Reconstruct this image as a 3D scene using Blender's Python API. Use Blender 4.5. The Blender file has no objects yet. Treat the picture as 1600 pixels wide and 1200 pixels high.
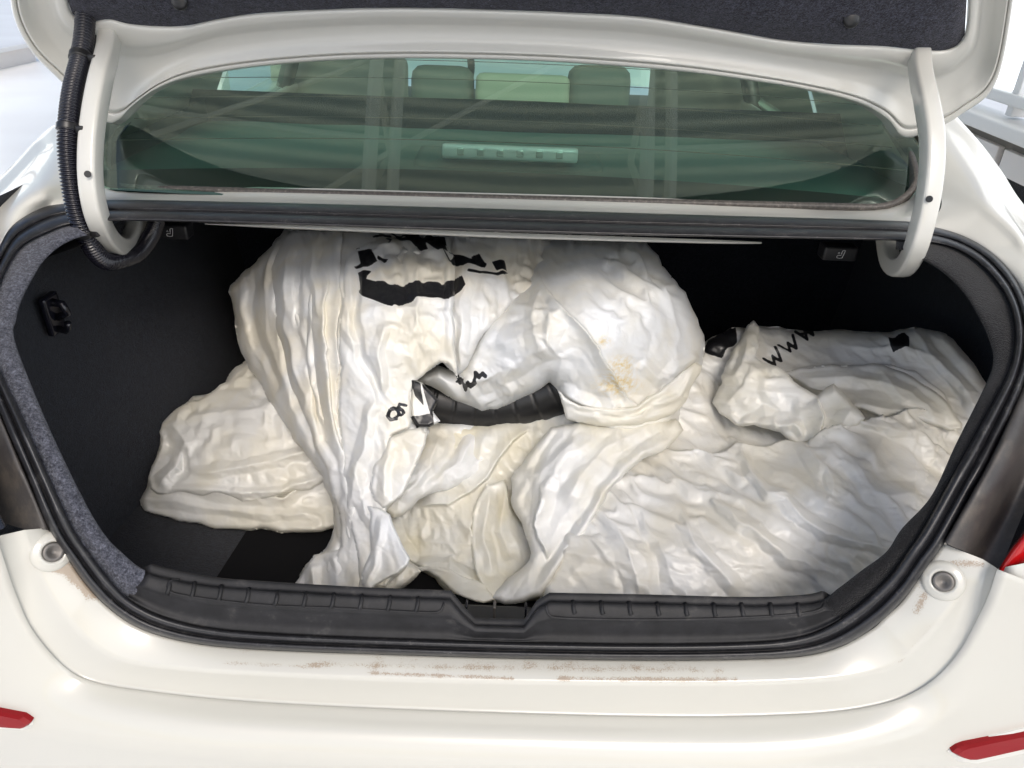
import bpy, bmesh, math, random
import numpy as np
from mathutils import Vector, Matrix

S = bpy.context.scene
COL = S.collection
random.seed(7)
RNG = np.random.RandomState(11)

# ------------------------------------------------------------ camera, world, sun, exposure
FPX = 1186.0
PITCH = math.radians(30.0)
ROLL = math.radians(2.2)
CAM = np.array([0.014, 0.0, 1.43])
fwd = np.array([0, math.cos(PITCH), -math.sin(PITCH)])
r0 = np.array([1.0, 0, 0]); u0 = np.array([0, math.sin(PITCH), math.cos(PITCH)])
rgt = math.cos(ROLL) * r0 + math.sin(ROLL) * u0
upv = -math.sin(ROLL) * r0 + math.cos(ROLL) * u0
cam = bpy.data.cameras.new("camera"); co = bpy.data.objects.new("camera", cam); COL.objects.link(co)
cam.sensor_width = 36; cam.lens = FPX / 1600 * 36; cam.clip_start = 0.02; cam.clip_end = 500
M = Matrix(((rgt[0], upv[0], -fwd[0], CAM[0]), (rgt[1], upv[1], -fwd[1], CAM[1]), (rgt[2], upv[2], -fwd[2], CAM[2]), (0, 0, 0, 1)))
co.matrix_world = M
S.camera = co

W = bpy.data.worlds.new("World"); S.world = W; W.use_nodes = True
nt = W.node_tree; bg = nt.nodes["Background"]
sky = nt.nodes.new("ShaderNodeTexSky"); sky.sky_type = 'NISHITA'; sky.sun_disc = False
SUN_EL, SUN_AZ = math.radians(44), math.radians(166)     # azimuth clockwise from +Y (north)
sky.sun_elevation = SUN_EL; sky.sun_rotation = SUN_AZ
sky.dust_density = 3.0; sky.air_density = 1.0; sky.ozone_density = 1.0
nt.links.new(sky.outputs[0], bg.inputs[0]); bg.inputs[1].default_value = 0.15
sd = bpy.data.lights.new("sun", 'SUN'); sd.energy = 1.0; sd.angle = math.radians(22); sd.color = (1, .97, .91)
so = bpy.data.objects.new("sun", sd); COL.objects.link(so)
d = Vector((math.sin(SUN_AZ) * math.cos(SUN_EL), math.cos(SUN_AZ) * math.cos(SUN_EL), math.sin(SUN_EL)))
so.rotation_euler = d.to_track_quat('Z', 'Y').to_euler()
S.view_settings.view_transform = 'Standard'; S.view_settings.look = 'None'
S.view_settings.exposure = 0.36; S.view_settings.gamma = 1

# ------------------------------------------------------------ rays: photo points to real places
def ray(px, py):
    return fwd + (px - 800) / FPX * rgt - (py - 600) / FPX * upv
def atY(px, py, Y):
    r = ray(px, py); return CAM + r * (Y / r[1])
def atX(px, py, X):
    r = ray(px, py); return CAM + r * ((X - CAM[0]) / r[0])
def atZ(px, py, Z):
    r = ray(px, py); return CAM + r * ((Z - CAM[2]) / r[2])
PROF = np.array([(.50, .50), (.574, .7475), (.585, .82), (.61, .90), (.65, .97), (.72, 1.03), (.82, 1.075), (.95, 1.105), (1.05, 1.115), (1.3, 1.13), (2.5, 1.2)])
def onP(px, py, dz=0.0):
    """first meeting of the sight ray with the deck profile (a real surface extruded across the car)"""
    r = ray(px, py)
    ts = np.linspace(.5, 2.4, 900); y = ts; z = CAM[2] + r[2] / r[1] * ts
    g = z - (np.interp(y, PROF[:, 0], PROF[:, 1]) + dz)
    i = np.argmax(g < 0)
    if i == 0: return atY(px, py, .56)
    a = g[i - 1] / (g[i - 1] - g[i]); Y = y[i - 1] + a * (y[i] - y[i - 1])
    return atY(px, py, Y)

# ------------------------------------------------------------ helpers
def tag(o, label=None, cat=None, group=None, kind=None):
    if label: o['label'] = label
    if cat: o['category'] = cat
    if group: o['group'] = group
    if kind: o['kind'] = kind
    return o
def empty(name, loc=(0, 0, 0)):
    o = bpy.data.objects.new(name, None); COL.objects.link(o); o.location = loc; o.empty_display_size = .05; return o
def porigin(o):
    p = Vector((0, 0, 0))
    while o is not None: p = p + o.location; o = o.parent
    return p
def mk(name, v, f, mat, parent=None, smooth=True, recalc=False):
    me = bpy.data.meshes.new(name)
    me.from_pydata([tuple(float(c) for c in p) for p in v], [], [tuple(int(i) for i in q) for q in f])
    if recalc:
        bm = bmesh.new(); bm.from_mesh(me); bmesh.ops.recalc_face_normals(bm, faces=bm.faces); bm.to_mesh(me); bm.free()
    if smooth: me.polygons.foreach_set('use_smooth', [True] * len(me.polygons))
    me.materials.append(mat); me.update()
    o = bpy.data.objects.new(name, me); COL.objects.link(o)
    if parent is not None:
        o.parent = parent
        p = porigin(parent)
        if p.length > 0: me.transform(Matrix.Translation(-p))
    return o
def attr(o, name, arr):
    a = o.data.attributes.new(name, 'FLOAT', 'POINT'); a.data.foreach_set('value', np.asarray(arr, dtype=np.float32))
def resample(pts, n, smooth=True):
    P = np.array(pts, float)
    if smooth and len(P) > 2:
        Q = []
        for i in range(len(P) - 1):
            p0 = P[max(i - 1, 0)]; p1 = P[i]; p2 = P[i + 1]; p3 = P[min(i + 2, len(P) - 1)]
            for t in np.linspace(0, 1, 8, endpoint=False):
                Q.append(.5 * ((2 * p1) + (-p0 + p2) * t + (2 * p0 - 5 * p1 + 4 * p2 - p3) * t * t + (-p0 + 3 * p1 - 3 * p2 + p3) * t ** 3))
        Q.append(P[-1]); P = np.array(Q)
    s = np.r_[0, np.cumsum(np.linalg.norm(np.diff(P, axis=0), axis=1))]
    u = np.linspace(0, s[-1], n)
    return np.stack([np.interp(u, s, P[:, k]) for k in range(P.shape[1])], 1)
def loft(name, rings, mat, parent, closed=False, sub=1, flip=False, smooth=True):
    """skin between equally sampled 3-D rings; sub>1 inserts smooth intermediate rings"""
    R = [np.array(r) for r in rings]
    if sub > 1:
        st = np.stack(R); n = len(R); out = []
        for i in range(n - 1):
            p0 = st[max(i - 1, 0)]; p1 = st[i]; p2 = st[i + 1]; p3 = st[min(i + 2, n - 1)]
            for t in np.linspace(0, 1, sub, endpoint=False):
                out.append(.5 * ((2 * p1) + (-p0 + p2) * t + (2 * p0 - 5 * p1 + 4 * p2 - p3) * t * t + (-p0 + 3 * p1 - 3 * p2 + p3) * t ** 3))
        out.append(st[-1]); R = out
    n = len(R[0]); v = np.concatenate(R); f = []
    for i in range(len(R) - 1):
        for j in range(n if closed else n - 1):
            a = i * n + j; b = i * n + (j + 1) % n
            f.append((a, b, b + n, a + n) if not flip else (a, a + n, b + n, b))
    return mk(name, v, f, mat, parent, smooth)
def sweep(name, path, sec, mat, parent, side=(1, 0, 0), cap=True, scale=None, smooth=True):
    P = np.array(path); n = len(P); m = len(sec); v = []
    side = np.array(side, float)
    for i in range(n):
        t = P[min(i + 1, n - 1)] - P[max(i - 1, 0)]; t /= np.linalg.norm(t)
        s = side - t * np.dot(side, t); s /= np.linalg.norm(s); nn = np.cross(t, s)
        k = 1 if scale is None else scale[i]
        for a, b in sec: v.append(P[i] + (s * a + nn * b) * k)
    f = [(i * m + j, i * m + (j + 1) % m, (i + 1) * m + (j + 1) % m, (i + 1) * m + j) for i in range(n - 1) for j in range(m)]
    if cap: f += [tuple(range(m))[::-1], tuple((n - 1) * m + j for j in range(m))]
    return mk(name, v, f, mat, parent, smooth, recalc=True)
def rrect(w, h, r, k=3):
    o = []
    for cx, cy, a0 in ((w / 2 - r, h / 2 - r, 0), (-w / 2 + r, h / 2 - r, 90), (-w / 2 + r, -h / 2 + r, 180), (w / 2 - r, -h / 2 + r, 270)):
        for i in range(k + 1):
            a = math.radians(a0 + 90 * i / k); o.append((cx + r * math.cos(a), cy + r * math.sin(a)))
    return o
def circ(r, k=16): return [(r * math.cos(2 * math.pi * i / k), r * math.sin(2 * math.pi * i / k)) for i in range(k)]
def box(name, c, s, mat, parent, bev=.004, rot=None, seg=2):
    bm = bmesh.new(); bmesh.ops.create_cube(bm, size=1); bmesh.ops.scale(bm, vec=s, verts=bm.verts)
    if bev: bmesh.ops.bevel(bm, geom=bm.edges[:], offset=bev, segments=seg, affect='EDGES', profile=.7)
    if rot is not None: bmesh.ops.rotate(bm, cent=(0, 0, 0), matrix=Matrix(rot).to_3x3(), verts=bm.verts)
    bmesh.ops.translate(bm, vec=c, verts=bm.verts)
    me = bpy.data.meshes.new(name); bm.to_mesh(me); bm.free(); me.materials.append(mat)
    me.polygons.foreach_set('use_smooth', [bev > 0] * len(me.polygons))
    o = bpy.data.objects.new(name, me); COL.objects.link(o)
    if parent is not None:
        o.parent = parent
        me.transform(Matrix.Translation(-porigin(parent)))
    return o
def frame_from(n, hint=(0, 0, 1)):
    z = np.array(n, float); z /= np.linalg.norm(z); x = np.cross(hint, z); x /= np.linalg.norm(x); y = np.cross(z, x)
    return Matrix((tuple((x[i], y[i], z[i]) for i in range(3))))  if False else Matrix(((x[0], y[0], z[0]), (x[1], y[1], z[1]), (x[2], y[2], z[2])))

# ------------------------------------------------------------ materials
def mat(name, col, rough=.5, metal=0, coat=0, spec=.5, extra=None):
    m = bpy.data.materials.new(name); m.use_nodes = True; b = m.node_tree.nodes['Principled BSDF']
    b.inputs['Base Color'].default_value = (*col, 1); b.inputs['Roughness'].default_value = rough
    b.inputs['Metallic'].default_value = metal; b.inputs['Coat Weight'].default_value = coat; b.inputs['Coat Roughness'].default_value = .05
    b.inputs['Specular IOR Level'].default_value = spec
    if extra: extra(m.node_tree, b)
    return m
def N(nt, t, **kw):
    n = nt.nodes.new(t)
    for k, v in kw.items():
        if k in n.inputs: n.inputs[k].default_value = v
        else: setattr(n, k, v)
    return n
def noise(nt, scale, detail=3, rough=.5, vec=None):
    n = N(nt, 'ShaderNodeTexNoise', Scale=scale, Detail=detail, Roughness=rough)
    tc = nt.nodes.new('ShaderNodeTexCoord'); nt.links.new(vec if vec else tc.outputs['Object'], n.inputs['Vector']); return n.outputs['Fac']
def ramp(nt, fac, stops):
    r = nt.nodes.new('ShaderNodeValToRGB'); nt.links.new(fac, r.inputs[0]); e = r.color_ramp.elements
    e[0].position, e[0].color = stops[0][0], (*stops[0][1], 1); e[1].position, e[1].color = stops[-1][0], (*stops[-1][1], 1)
    for p, c in stops[1:-1]:
        x = e.new(p); x.color = (*c, 1)
    return r.outputs[0]
def bump(nt, b, h, strength=.3, dist=.001):
    k = N(nt, 'ShaderNodeBump', Strength=strength, Distance=dist); nt.links.new(h, k.inputs['Height']); nt.links.new(k.outputs[0], b.inputs['Normal'])
def math_(nt, op, a, b):
    m = nt.nodes.new('ShaderNodeMath'); m.operation = op
    for i, x in enumerate((a, b)):
        if isinstance(x, (int, float)): m.inputs[i].default_value = x
        else: nt.links.new(x, m.inputs[i])
    return m.outputs[0]
def mixc(nt, fac, a, b):
    m = nt.nodes.new('ShaderNodeMix'); m.data_type = 'RGBA'
    for i, x in ((0, fac), (6, a), (7, b)):
        if isinstance(x, (int, float)): m.inputs[i].default_value = x
        elif isinstance(x, tuple): m.inputs[i].default_value = (*x, 1)
        else: nt.links.new(x, m.inputs[i])
    return m.outputs[2]
def dirty(base, dcol, k=1.0, light=None):
    def f(nt, b):
        a = N(nt, 'ShaderNodeAttribute', attribute_name='dirt').outputs['Fac']
        n1 = noise(nt, 650, 5, .85); n2 = noise(nt, 60, 3, .6)
        t = math_(nt, 'ADD', math_(nt, 'MULTIPLY', n1, 1.5), math_(nt, 'MULTIPLY', n2, .75))
        t = math_(nt, 'ADD', math_(nt, 'SUBTRACT', t, 1.64), math_(nt, 'MULTIPLY', a, .60))
        t = math_(nt, 'MULTIPLY', t, 7.0)
        c = nt.nodes.new('ShaderNodeClamp'); nt.links.new(t, c.inputs[0]); t = math_(nt, 'MULTIPLY', c.outputs[0], k)
        big = ramp(nt, noise(nt, 3.0, 2), [(.35, tuple(x * .965 for x in base)), (.65, base)])
        nt.links.new(mixc(nt, t, big, dcol), b.inputs['Base Color'])
        nt.links.new(math_(nt, 'ADD', math_(nt, 'MULTIPLY', t, .5), .2), b.inputs['Roughness'])
        bump(nt, b, noise(nt, 900, 2), .02, .0003)
    return f
PAINT = mat('white_paint', (.53, .522, .475), .25, coat=.6, extra=dirty((.53, .522, .475), (.24, .16, .09), .7))
PAINT2 = mat('white_paint_clean', (.575, .57, .53), .3, coat=.5, extra=lambda nt, b: bump(nt, b, noise(nt, 700, 2), .03, .0003))
def rub(nt, b):
    f = noise(nt, 60, 4, .65); g = noise(nt, 420, 2)
    nt.links.new(ramp(nt, math_(nt, 'ADD', math_(nt, 'MULTIPLY', f, .6), math_(nt, 'MULTIPLY', g, .4)), [(.45, (.012, .012, .014)), (.58, (.02, .02, .023)), (.72, (.10, .095, .09))]), b.inputs['Base Color'])
    bump(nt, b, g, .15, .0006)
RUBBER = mat('black_rubber', (.015, .015, .017), .38, extra=rub)
def plas(nt, b):
    f = noise(nt, 35, 5, .7); g = noise(nt, 1400, 2)
    nt.links.new(ramp(nt, f, [(.4, (.013, .013, .014)), (.6, (.020, .020, .022)), (.80, (.07, .066, .062))]), b.inputs['Base Color'])
    bump(nt, b, g, .35, .0006)
PLASTIC = mat('black_sill_plastic', (.02, .02, .022), .55, spec=.3, extra=plas)
BLACK = mat('black_plastic', (.012, .012, .013), .35)
BLACKGLOSS = mat('black_gloss', (.010, .010, .016), .22, spec=.6)
def carpet(lo, hi, sc=520):
    def f(nt, b):
        g = noise(nt, sc, 3, .8); h = noise(nt, 140, 3, .7)
        t = math_(nt, 'ADD', math_(nt, 'MULTIPLY', g, .65), math_(nt, 'MULTIPLY', h, .35))
        nt.links.new(ramp(nt, t, [(.40, lo), (.50, tuple((a + c) / 2 * .7 for a, c in zip(lo, hi))), (.66, hi)]), b.inputs['Base Color'])
        b.inputs['Sheen Weight'].default_value = .15
        bump(nt, b, g, .9, .003)
    return f
CARPET = mat('trunk_carpet', (.02, .02, .025), .95, spec=.1, extra=carpet((.004, .005, .009), (.024, .029, .044)))
CARPETL = mat('flecked_carpet_lit_edge', (.08, .08, .1), .95, spec=.1, extra=carpet((.028, .030, .042), (.17, .18, .225), 420))  # trunk carpet in paler tones: grazing light on the edge put into colour
SIDETRIM = mat('black_side_trim_felt', (.01, .01, .012), .9, spec=.15, extra=carpet((.005, .005, .006), (.022, .022, .025)))
FELT = mat('lid_felt', (.02, .02, .03), .95, spec=.1, extra=carpet((.008, .008, .014), (.075, .078, .11), 380))
def pock(nt, b):
    f = noise(nt, 22, 5, .7)
    nt.links.new(ramp(nt, f, [(.30, (.03, .027, .027)), (.55, (.05, .045, .042)), (.85, (.12, .10, .08))]), b.inputs['Base Color']); bump(nt, b, noise(nt, 300, 3), .25, .001)
POCKET = mat('dusty_dark_metal', (.05, .045, .04), .45, extra=pock)
REDLENS = mat('red_lens', (.40, .004, .006), .2, coat=.3)
REDREF = mat('red_reflector', (.22, .003, .006), .45, coat=.0, spec=.3)
STEEL = mat('dull_bolt_steel', (.16, .15, .14), .5, metal=.6)
WHITEPRINT = mat('white_print', (.75, .75, .75), .5)
SEAT = mat('beige_seat_cloth', (.48, .44, .34), .8, extra=lambda nt, b: bump(nt, b, noise(nt, 300, 2), .3, .001))
SEATD = mat('grey_seat_trim', (.17, .155, .135), .7)
SHELF = mat('parcel_shelf_felt', (.07, .12, .11), .9, spec=.1)
MOULD = mat('window_moulding', (.05, .045, .04), .5, extra=lambda nt, b: nt.links.new(ramp(nt, noise(nt, 180, 4, .7), [(.4, (.055, .05, .046)), (.6, (.10, .09, .08)), (.75, (.22, .2, .18))]), b.inputs['Base Color']))
def glassmat(name, tint, refl=.12):
    m = bpy.data.materials.new(name); m.use_nodes = True; t = m.node_tree; t.nodes.clear()
    out = t.nodes.new('ShaderNodeOutputMaterial'); tr = N(t, 'ShaderNodeBsdfTransparent', Color=(*tint, 1)); gl = N(t, 'ShaderNodeBsdfGlossy', Roughness=.015, Color=(.86, 1, .92, 1))
    fr = N(t, 'ShaderNodeFresnel', IOR=1.52); mx = t.nodes.new('ShaderNodeMixShader')
    t.links.new(math_(t, 'ADD', math_(t, 'MULTIPLY', fr.outputs[0], 1.25), refl), mx.inputs[0]); t.links.new(tr.outputs[0], mx.inputs[1]); t.links.new(gl.outputs[0], mx.inputs[2]); t.links.new(mx.outputs[0], out.inputs[0])
    return m
GLASS = glassmat('tinted_rear_glass', (.66, .93, .84), .07)
SIDEGLASS = glassmat('side_glass', (.72, .86, .82), .0)
FROST = mat('clear_lamp_lens', (.85, .92, .90), .3, coat=1)
FLOORM = mat('pale_floor', (.84, .83, .80), .35, extra=lambda nt, b: nt.links.new(ramp(nt, noise(nt, 1.3, 4), [(.3, (.80, .79, .77)), (.7, (.86, .86, .84))]), b.inputs['Base Color']))
WALLM = mat('cream_wall_panel', (.78, .74, .70), .5, extra=lambda nt, b: nt.links.new(ramp(nt, noise(nt, 2.0, 4), [(.3, (.74, .69, .65)), (.7, (.80, .77, .74))]), b.inputs['Base Color']))
FRAMEM = mat('white_window_frame', (.80, .79, .77), .4)
ROOFM = mat('grey_roof_sheet', (.50, .49, .42), .6)
_t = ROOFM.node_tree; _a = N(_t, 'ShaderNodeBsdfTranslucent', Color=(.55, .56, .46, 1)); _m = N(_t, 'ShaderNodeMixShader', Fac=.5)
_t.links.new(_t.nodes['Principled BSDF'].outputs[0], _m.inputs[1]); _t.links.new(_a.outputs[0], _m.inputs[2]); _t.links.new(_m.outputs[0], _t.nodes['Material Output'].inputs[0])
TRUSSM = mat('pale_steel_truss', (.82, .80, .70), .5)
DARKG = mat('dark_gap', (.02, .02, .02), .6)

# film of the bags: thin translucent plastic with printed ink, random cream patches and crumple relief
def film(name, base, warm, trans=.22, glossr=.38):
    m = bpy.data.materials.new(name); m.use_nodes = True; t = m.node_tree; b = t.nodes['Principled BSDF']; out = t.nodes['Material Output']
    ink = N(t, 'ShaderNodeAttribute', attribute_name='ink').outputs['Fac']
    st = N(t, 'ShaderNodeAttribute', attribute_name='stain').outputs['Fac']
    wn = noise(t, 9, 3, .55)
    c = ramp(t, wn, [(.40, base), (.62, warm)])
    sn = math_(t, 'MULTIPLY', math_(t, 'ADD', noise(t, 130, 3, .6), -.38), 6.0)
    cl = t.nodes.new('ShaderNodeClamp'); t.links.new(math_(t, 'MULTIPLY', sn, st), cl.inputs[0])
    c = mixc(t, math_(t, 'MULTIPLY', cl.outputs[0], .8), c, (.72, .54, .20))
    ik = N(t, 'ShaderNodeMapRange', **{'From Min': .38, 'From Max': .62}); t.links.new(ink, ik.inputs[0])
    c = mixc(t, ik.outputs[0], c, (.010, .010, .012))
    t.links.new(c, b.inputs['Base Color']); b.inputs['Roughness'].default_value = glossr; b.inputs['Specular IOR Level'].default_value = .55; b.inputs['Coat Weight'].default_value = .14; b.inputs['Coat Roughness'].default_value = .10
    tc = t.nodes.new('ShaderNodeTexCoord')
    wv = N(t, 'ShaderNodeTexNoise', Scale=18, Detail=2); t.links.new(tc.outputs['Object'], wv.inputs['Vector'])
    mp = t.nodes.new('ShaderNodeMix'); mp.data_type = 'VECTOR'; mp.inputs[0].default_value = .08; t.links.new(tc.outputs['Object'], mp.inputs[4]); t.links.new(wv.outputs['Color'], mp.inputs[5])
    vo = N(t, 'ShaderNodeTexVoronoi', Scale=55); vo.feature = 'DISTANCE_TO_EDGE'; t.links.new(mp.outputs[1], vo.inputs['Vector'])
    vv = math_(t, 'MINIMUM', vo.outputs['Distance'], .22)
    h = math_(t, 'ADD', math_(t, 'MULTIPLY', vv, 2.0), math_(t, 'MULTIPLY', noise(t, 120, 3, .6), .5))
    bump(t, b, h, .3, .0010)
    tl = t.nodes.new('ShaderNodeBsdfTranslucent'); t.links.new(c, tl.inputs[0])
    mx = t.nodes.new('ShaderNodeMixShader'); t.links.new(math_(t, 'MULTIPLY', math_(t, 'SUBTRACT', 1.0, ik.outputs[0]), trans), mx.inputs[0])
    t.links.new(b.outputs[0], mx.inputs[1]); t.links.new(tl.outputs[0], mx.inputs[2]); t.links.new(mx.outputs[0], out.inputs[0])
    return m
FILM = film('white_bag_film', (.85, .87, .89), (.85, .83, .76))
FILMC = film('offwhite_bag_film', (.86, .86, .84), (.84, .81, .72))
FILMD = film('cream_mottled_bag_film', (.86, .87, .87), (.84, .80, .69))
FILMW = film('creamy_bag_film', (.87, .87, .85), (.84, .81, .71))
FILMY = film('yellowish_bag_film', (.84, .84, .80), (.82, .78, .64), .25, .3)

# ============================================================ SETTING
g = 60
mk('floor', [(-g, -g, 0), (g, -g, 0), (g, g, 0), (-g, g, 0)], [(0, 1, 2, 3)], FLOORM, smooth=False)['kind'] = 'structure'
# wall at the right with window band above a ledge
wx = 2.25
wall = empty('wall_right', (wx, 3, 0)); tag(wall, 'white wall at the right with cream panels below a ledge and window frames above', 'wall')
zl = atX(1560, 195, wx)[2]
box('lower_wall', (wx + .06, 3, zl / 2), (.1, 14, zl), SEATD, wall, 0)
ys = [-3.5, -2.4, -1.3, -.2, .9, 2.0, 2.85, 3.62, 4.7, 5.8, 6.9, 8, 9.1]
for i in range(len(ys) - 1):
    box('panel', (wx, (ys[i] + ys[i + 1]) / 2, zl / 2 - .03), (.04, ys[i + 1] - ys[i] - .05, zl - .1), WALLM, wall, .004)
    box('window_pane', (wx + .05, (ys[i] + ys[i + 1]) / 2, zl + .95), (.01, ys[i + 1] - ys[i] - .05, 1.7), mat('glowing_daylight_pane', (.85, .86, .88), .2, extra=lambda nt, b: (b.inputs['Emission Color'].__setattr__('default_value', (.92, .96, 1, 1)), b.inputs['Emission Strength'].__setattr__('default_value', 1.1))) if i == 0 else bpy.data.materials['glowing_daylight_pane'], wall, 0)  # panes glow: emission stands in for the daylight behind them
    box('mullion', (wx - .01, ys[i], zl + .95), (.07, .05, 1.78), FRAMEM, wall, .006)
box('ledge', (wx - .05, 3, zl + .02), (.18, 14, .06), FRAMEM, wall, .01)
box('ledge', (wx - .02, 3, zl + .13), (.09, 14, .05), FRAMEM, wall, .01)
box('top_rail', (wx, 3, zl + 1.85), (.1, 14, .09), FRAMEM, wall, .01)
# wall at the left
wl = -6.0
wall2 = empty('wall_left', (wl, 3, 0)); tag(wall2, 'white wall far left behind the car with dark framed glazing', 'wall')
zw = atX(14, 74, wl)[2]
box('lower_wall', (wl - .06, 3, zw / 2), (.1, 14, zw), WALLM, wall2, 0)
box('ledge', (wl + .03, 3, zw), (.12, 14, .05), FRAMEM, wall2, .01)
for i in range(8):
    box('window_pane', (wl - .05, -3.2 + i * 1.6, zw + .9), (.01, 1.5, 1.7), bpy.data.materials['glowing_daylight_pane'], wall2, 0)
    box('mullion', (wl - .0, -4.0 + i * 1.6 + .35, zw + .9), (.05, .05, 1.75), SEATD, wall2, .004)
# shed roof overhead: its underside is what the rear glass mirrors
roof = empty('shed_roof', (0, 4.5, 4.4)); tag(roof, 'grey corrugated shed roof on pale steel trusses mirrored in the rear window', 'roof')
n = 500; xs = np.linspace(-2.3, 2.3, n)
zz = 4.6 + .045 * np.sin(xs * 2 * math.pi / .22)
slope = lambda x: .10 * (3 - abs(x))
yy = np.linspace(-.3, 9, n); v = []
for x in (-2.3, 0, 2.3): v += [(x, y, 4.6 + slope(x) + .018 * math.sin(y * 2 * math.pi / .14)) for y in yy]
mk('corrugated_sheet', v, [(k * n + i, k * n + i + 1, (k + 1) * n + i + 1, (k + 1) * n + i) for k in range(2) for i in range(n - 1)], ROOFM, roof)
def beam(name, a, b, w, m, par): return sweep(name, [a, tuple((p + q) / 2 for p, q in zip(a, b)), b], rrect(w, w, w * .15, 1), m, par, side=(.3, 1, .2), smooth=False)
for y in np.arange(.0, 9, .8): 
    beam('purlin', (-2.3, y, 4.55), (0, y, 4.80), .05, TRUSSM, roof); beam('purlin', (0, y, 4.80), (2.3, y, 4.55), .05, TRUSSM, roof)
for k in range(7): sweep('diagonal_brace', [(-2.2, 1.0 + k * .9, 4.3), (-1.0, 1.9 + k * .9, 4.35), (.6, 3.4 + k * .9, 4.4)], circ(.020, 8), TRUSSM, roof)
for x in (-2.1, -.75, .65, 2.0):
    beam('truss_chord', (x, -.3, 4.1), (x, 9, 4.1), .06, TRUSSM, roof); beam('truss_chord', (x + .12, -.3, 4.1), (x + .12, 9, 4.1), .05, TRUSSM, roof)
    for k in range(9):
        beam('truss_web', (x, .8 + k, 4.1), (x, 1.3 + k, 4.75), .035, TRUSSM, roof); beam('truss_web', (x, 1.3 + k, 4.75), (x, 1.8 + k, 4.1), .035, TRUSSM, roof)
for x in (-2.1, 2.1):
    for y in (5.5, 8.8): box('roof_post', (x, y, 2.3), (.15, .15, 4.6), TRUSSM, roof, .01)

# ============================================================ CAR
car = empty('sedan_car', (0, 1.5, 0))
tag(car, 'white sedan seen from behind with its trunk lid raised over the open boot', 'car')
NR = 420
R0 = [(180,312),(101,317),(63,325),(21,350),(0,381),(-22,430),(-38,490),(-33,560),(0,645),(40,740),(75,825),(100,865),(135,915),(175,955),(225,985),(300,1005),(400,1015),(600,1023),(800,1029),(1000,1032),(1150,1031),(1250,1026),(1310,1012),(1360,985),(1410,940),(1450,885),(1475,850),(1520,770),(1562,690),(1600,600),(1614,540),(1610,490),(1590,440),(1555,398),(1510,370),(1460,354),(1400,345),(1000,333),(700,324),(400,316),(180,312)]
R1 = [(180,345),(112,351),(74,364),(35,385),(12,416),(-6,460),(-14,510),(-8,560),(34,650),(76,745),(112,822),(140,865),(174,908),(205,938),(255,963),(325,980),(420,989),(600,997),(800,1003),(1000,1006),(1150,1004),(1230,998),(1285,982),(1335,950),(1385,905),(1420,858),(1445,820),(1490,740),(1533,662),(1574,585),(1586,535),(1582,490),(1564,450),(1530,412),(1490,388),(1445,378),(1400,376),(1000,368),(700,360),(400,350),(180,345)]
# both rings share stations: sample by station parameter
def ring(pts, n=NR):
    P = np.array(pts, float); k = len(P) - 1; u = np.linspace(0, k, n, endpoint=False); out = []
    for t in u:
        i = int(t); f = t - i
        p0 = P[(i - 1) % k]; p1 = P[i]; p2 = P[i + 1]; p3 = P[(i + 2) % k if i + 2 > k else i + 2]
        out.append(.5 * ((2 * p1) + (-p0 + p2) * f + (2 * p0 - 5 * p1 + 4 * p2 - p3) * f * f + (-p0 + 3 * p1 - 3 * p2 + p3) * f ** 3))
    return np.array(out)
r0p = ring(R0); r1p = ring(R1)
W0 = np.array([onP(*p) for p in r0p])
W1 = np.array([onP(*p) for p in r1p])
view = lambda p: (CAM - p) / np.linalg.norm(CAM - p, axis=-1, keepdims=True)
def mixr(t, lift): 
    p = r0p * (1 - t) + r1p * t; w = W0 * (1 - t) + W1 * t; return w + view(w) * lift
loft('trunk_seal', [W0 + view(W0) * -.02, mixr(.02, .0), mixr(.10, .010), mixr(.25, .0135), mixr(.42, .010), mixr(.48, .004), mixr(.54, .006), mixr(.66, .012), mixr(.85, .010), mixr(.97, .003), mixr(1.0, -.012), mixr(1.0, -.03)], RUBBER, car, closed=True, sub=3)

# inner flange ring (carpeted edge) - left, top corners, right
R2 = [(180,366),(135,368),(98,382),(70,405),(52,432),(33,470),(25,500),(23,533),(58,625),(98,715),(138,795),(165,838),(192,866),(222,890),(262,903),(330,915),(420,922),(600,932),(800,938),(1000,942),(1150,946),(1230,945),(1282,939),(1310,920),(1345,893),(1385,862),(1410,825),(1455,775),(1494,693),(1540,601),(1552,565),(1546,530),(1523,482),(1497,446),(1465,419),(1430,400),(1400,390),(1000,380),(700,370),(400,358),(180,366)]
r2p = ring(R2)
W2 = W1.copy()
for i, p in enumerate(r2p):
    q = onP(*p); w1 = W1[i]
    # the edge turns inward: sits a few centimetres below the deck surface
    rr = ray(*p); W2[i] = CAM + rr * ((min(q[1], w1[1] + .05) + .012) / rr[1])
def sta(a, b):  # index range of stations a..b
    return list(range(int(a / 40 * NR), int(b / 40 * NR) + 1))
def flange(name, a, b, m, sub=4):
    ix = [i % NR for i in sta(a, b)]
    A = W1[ix] + view(W1[ix]) * -.006; B = W2[ix]
    mid = A * .5 + B * .5 + view(A) * .006
    cen = np.array([0, .9, .85]); out = B - cen; out[:, 1] = 0; out /= np.linalg.norm(out, axis=1, keepdims=True)
    back = CAM + (B - CAM) * 1.025 + out * .008
    back2 = CAM + (B - CAM) * 1.06 + out * .05
    return loft(name, [A, mid, B, back, back2], m, car, sub=sub)
flange('carpet_edge', 1, 13.2, CARPETL)
flange('black_side_trim', 22, 36, SIDETRIM)
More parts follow.
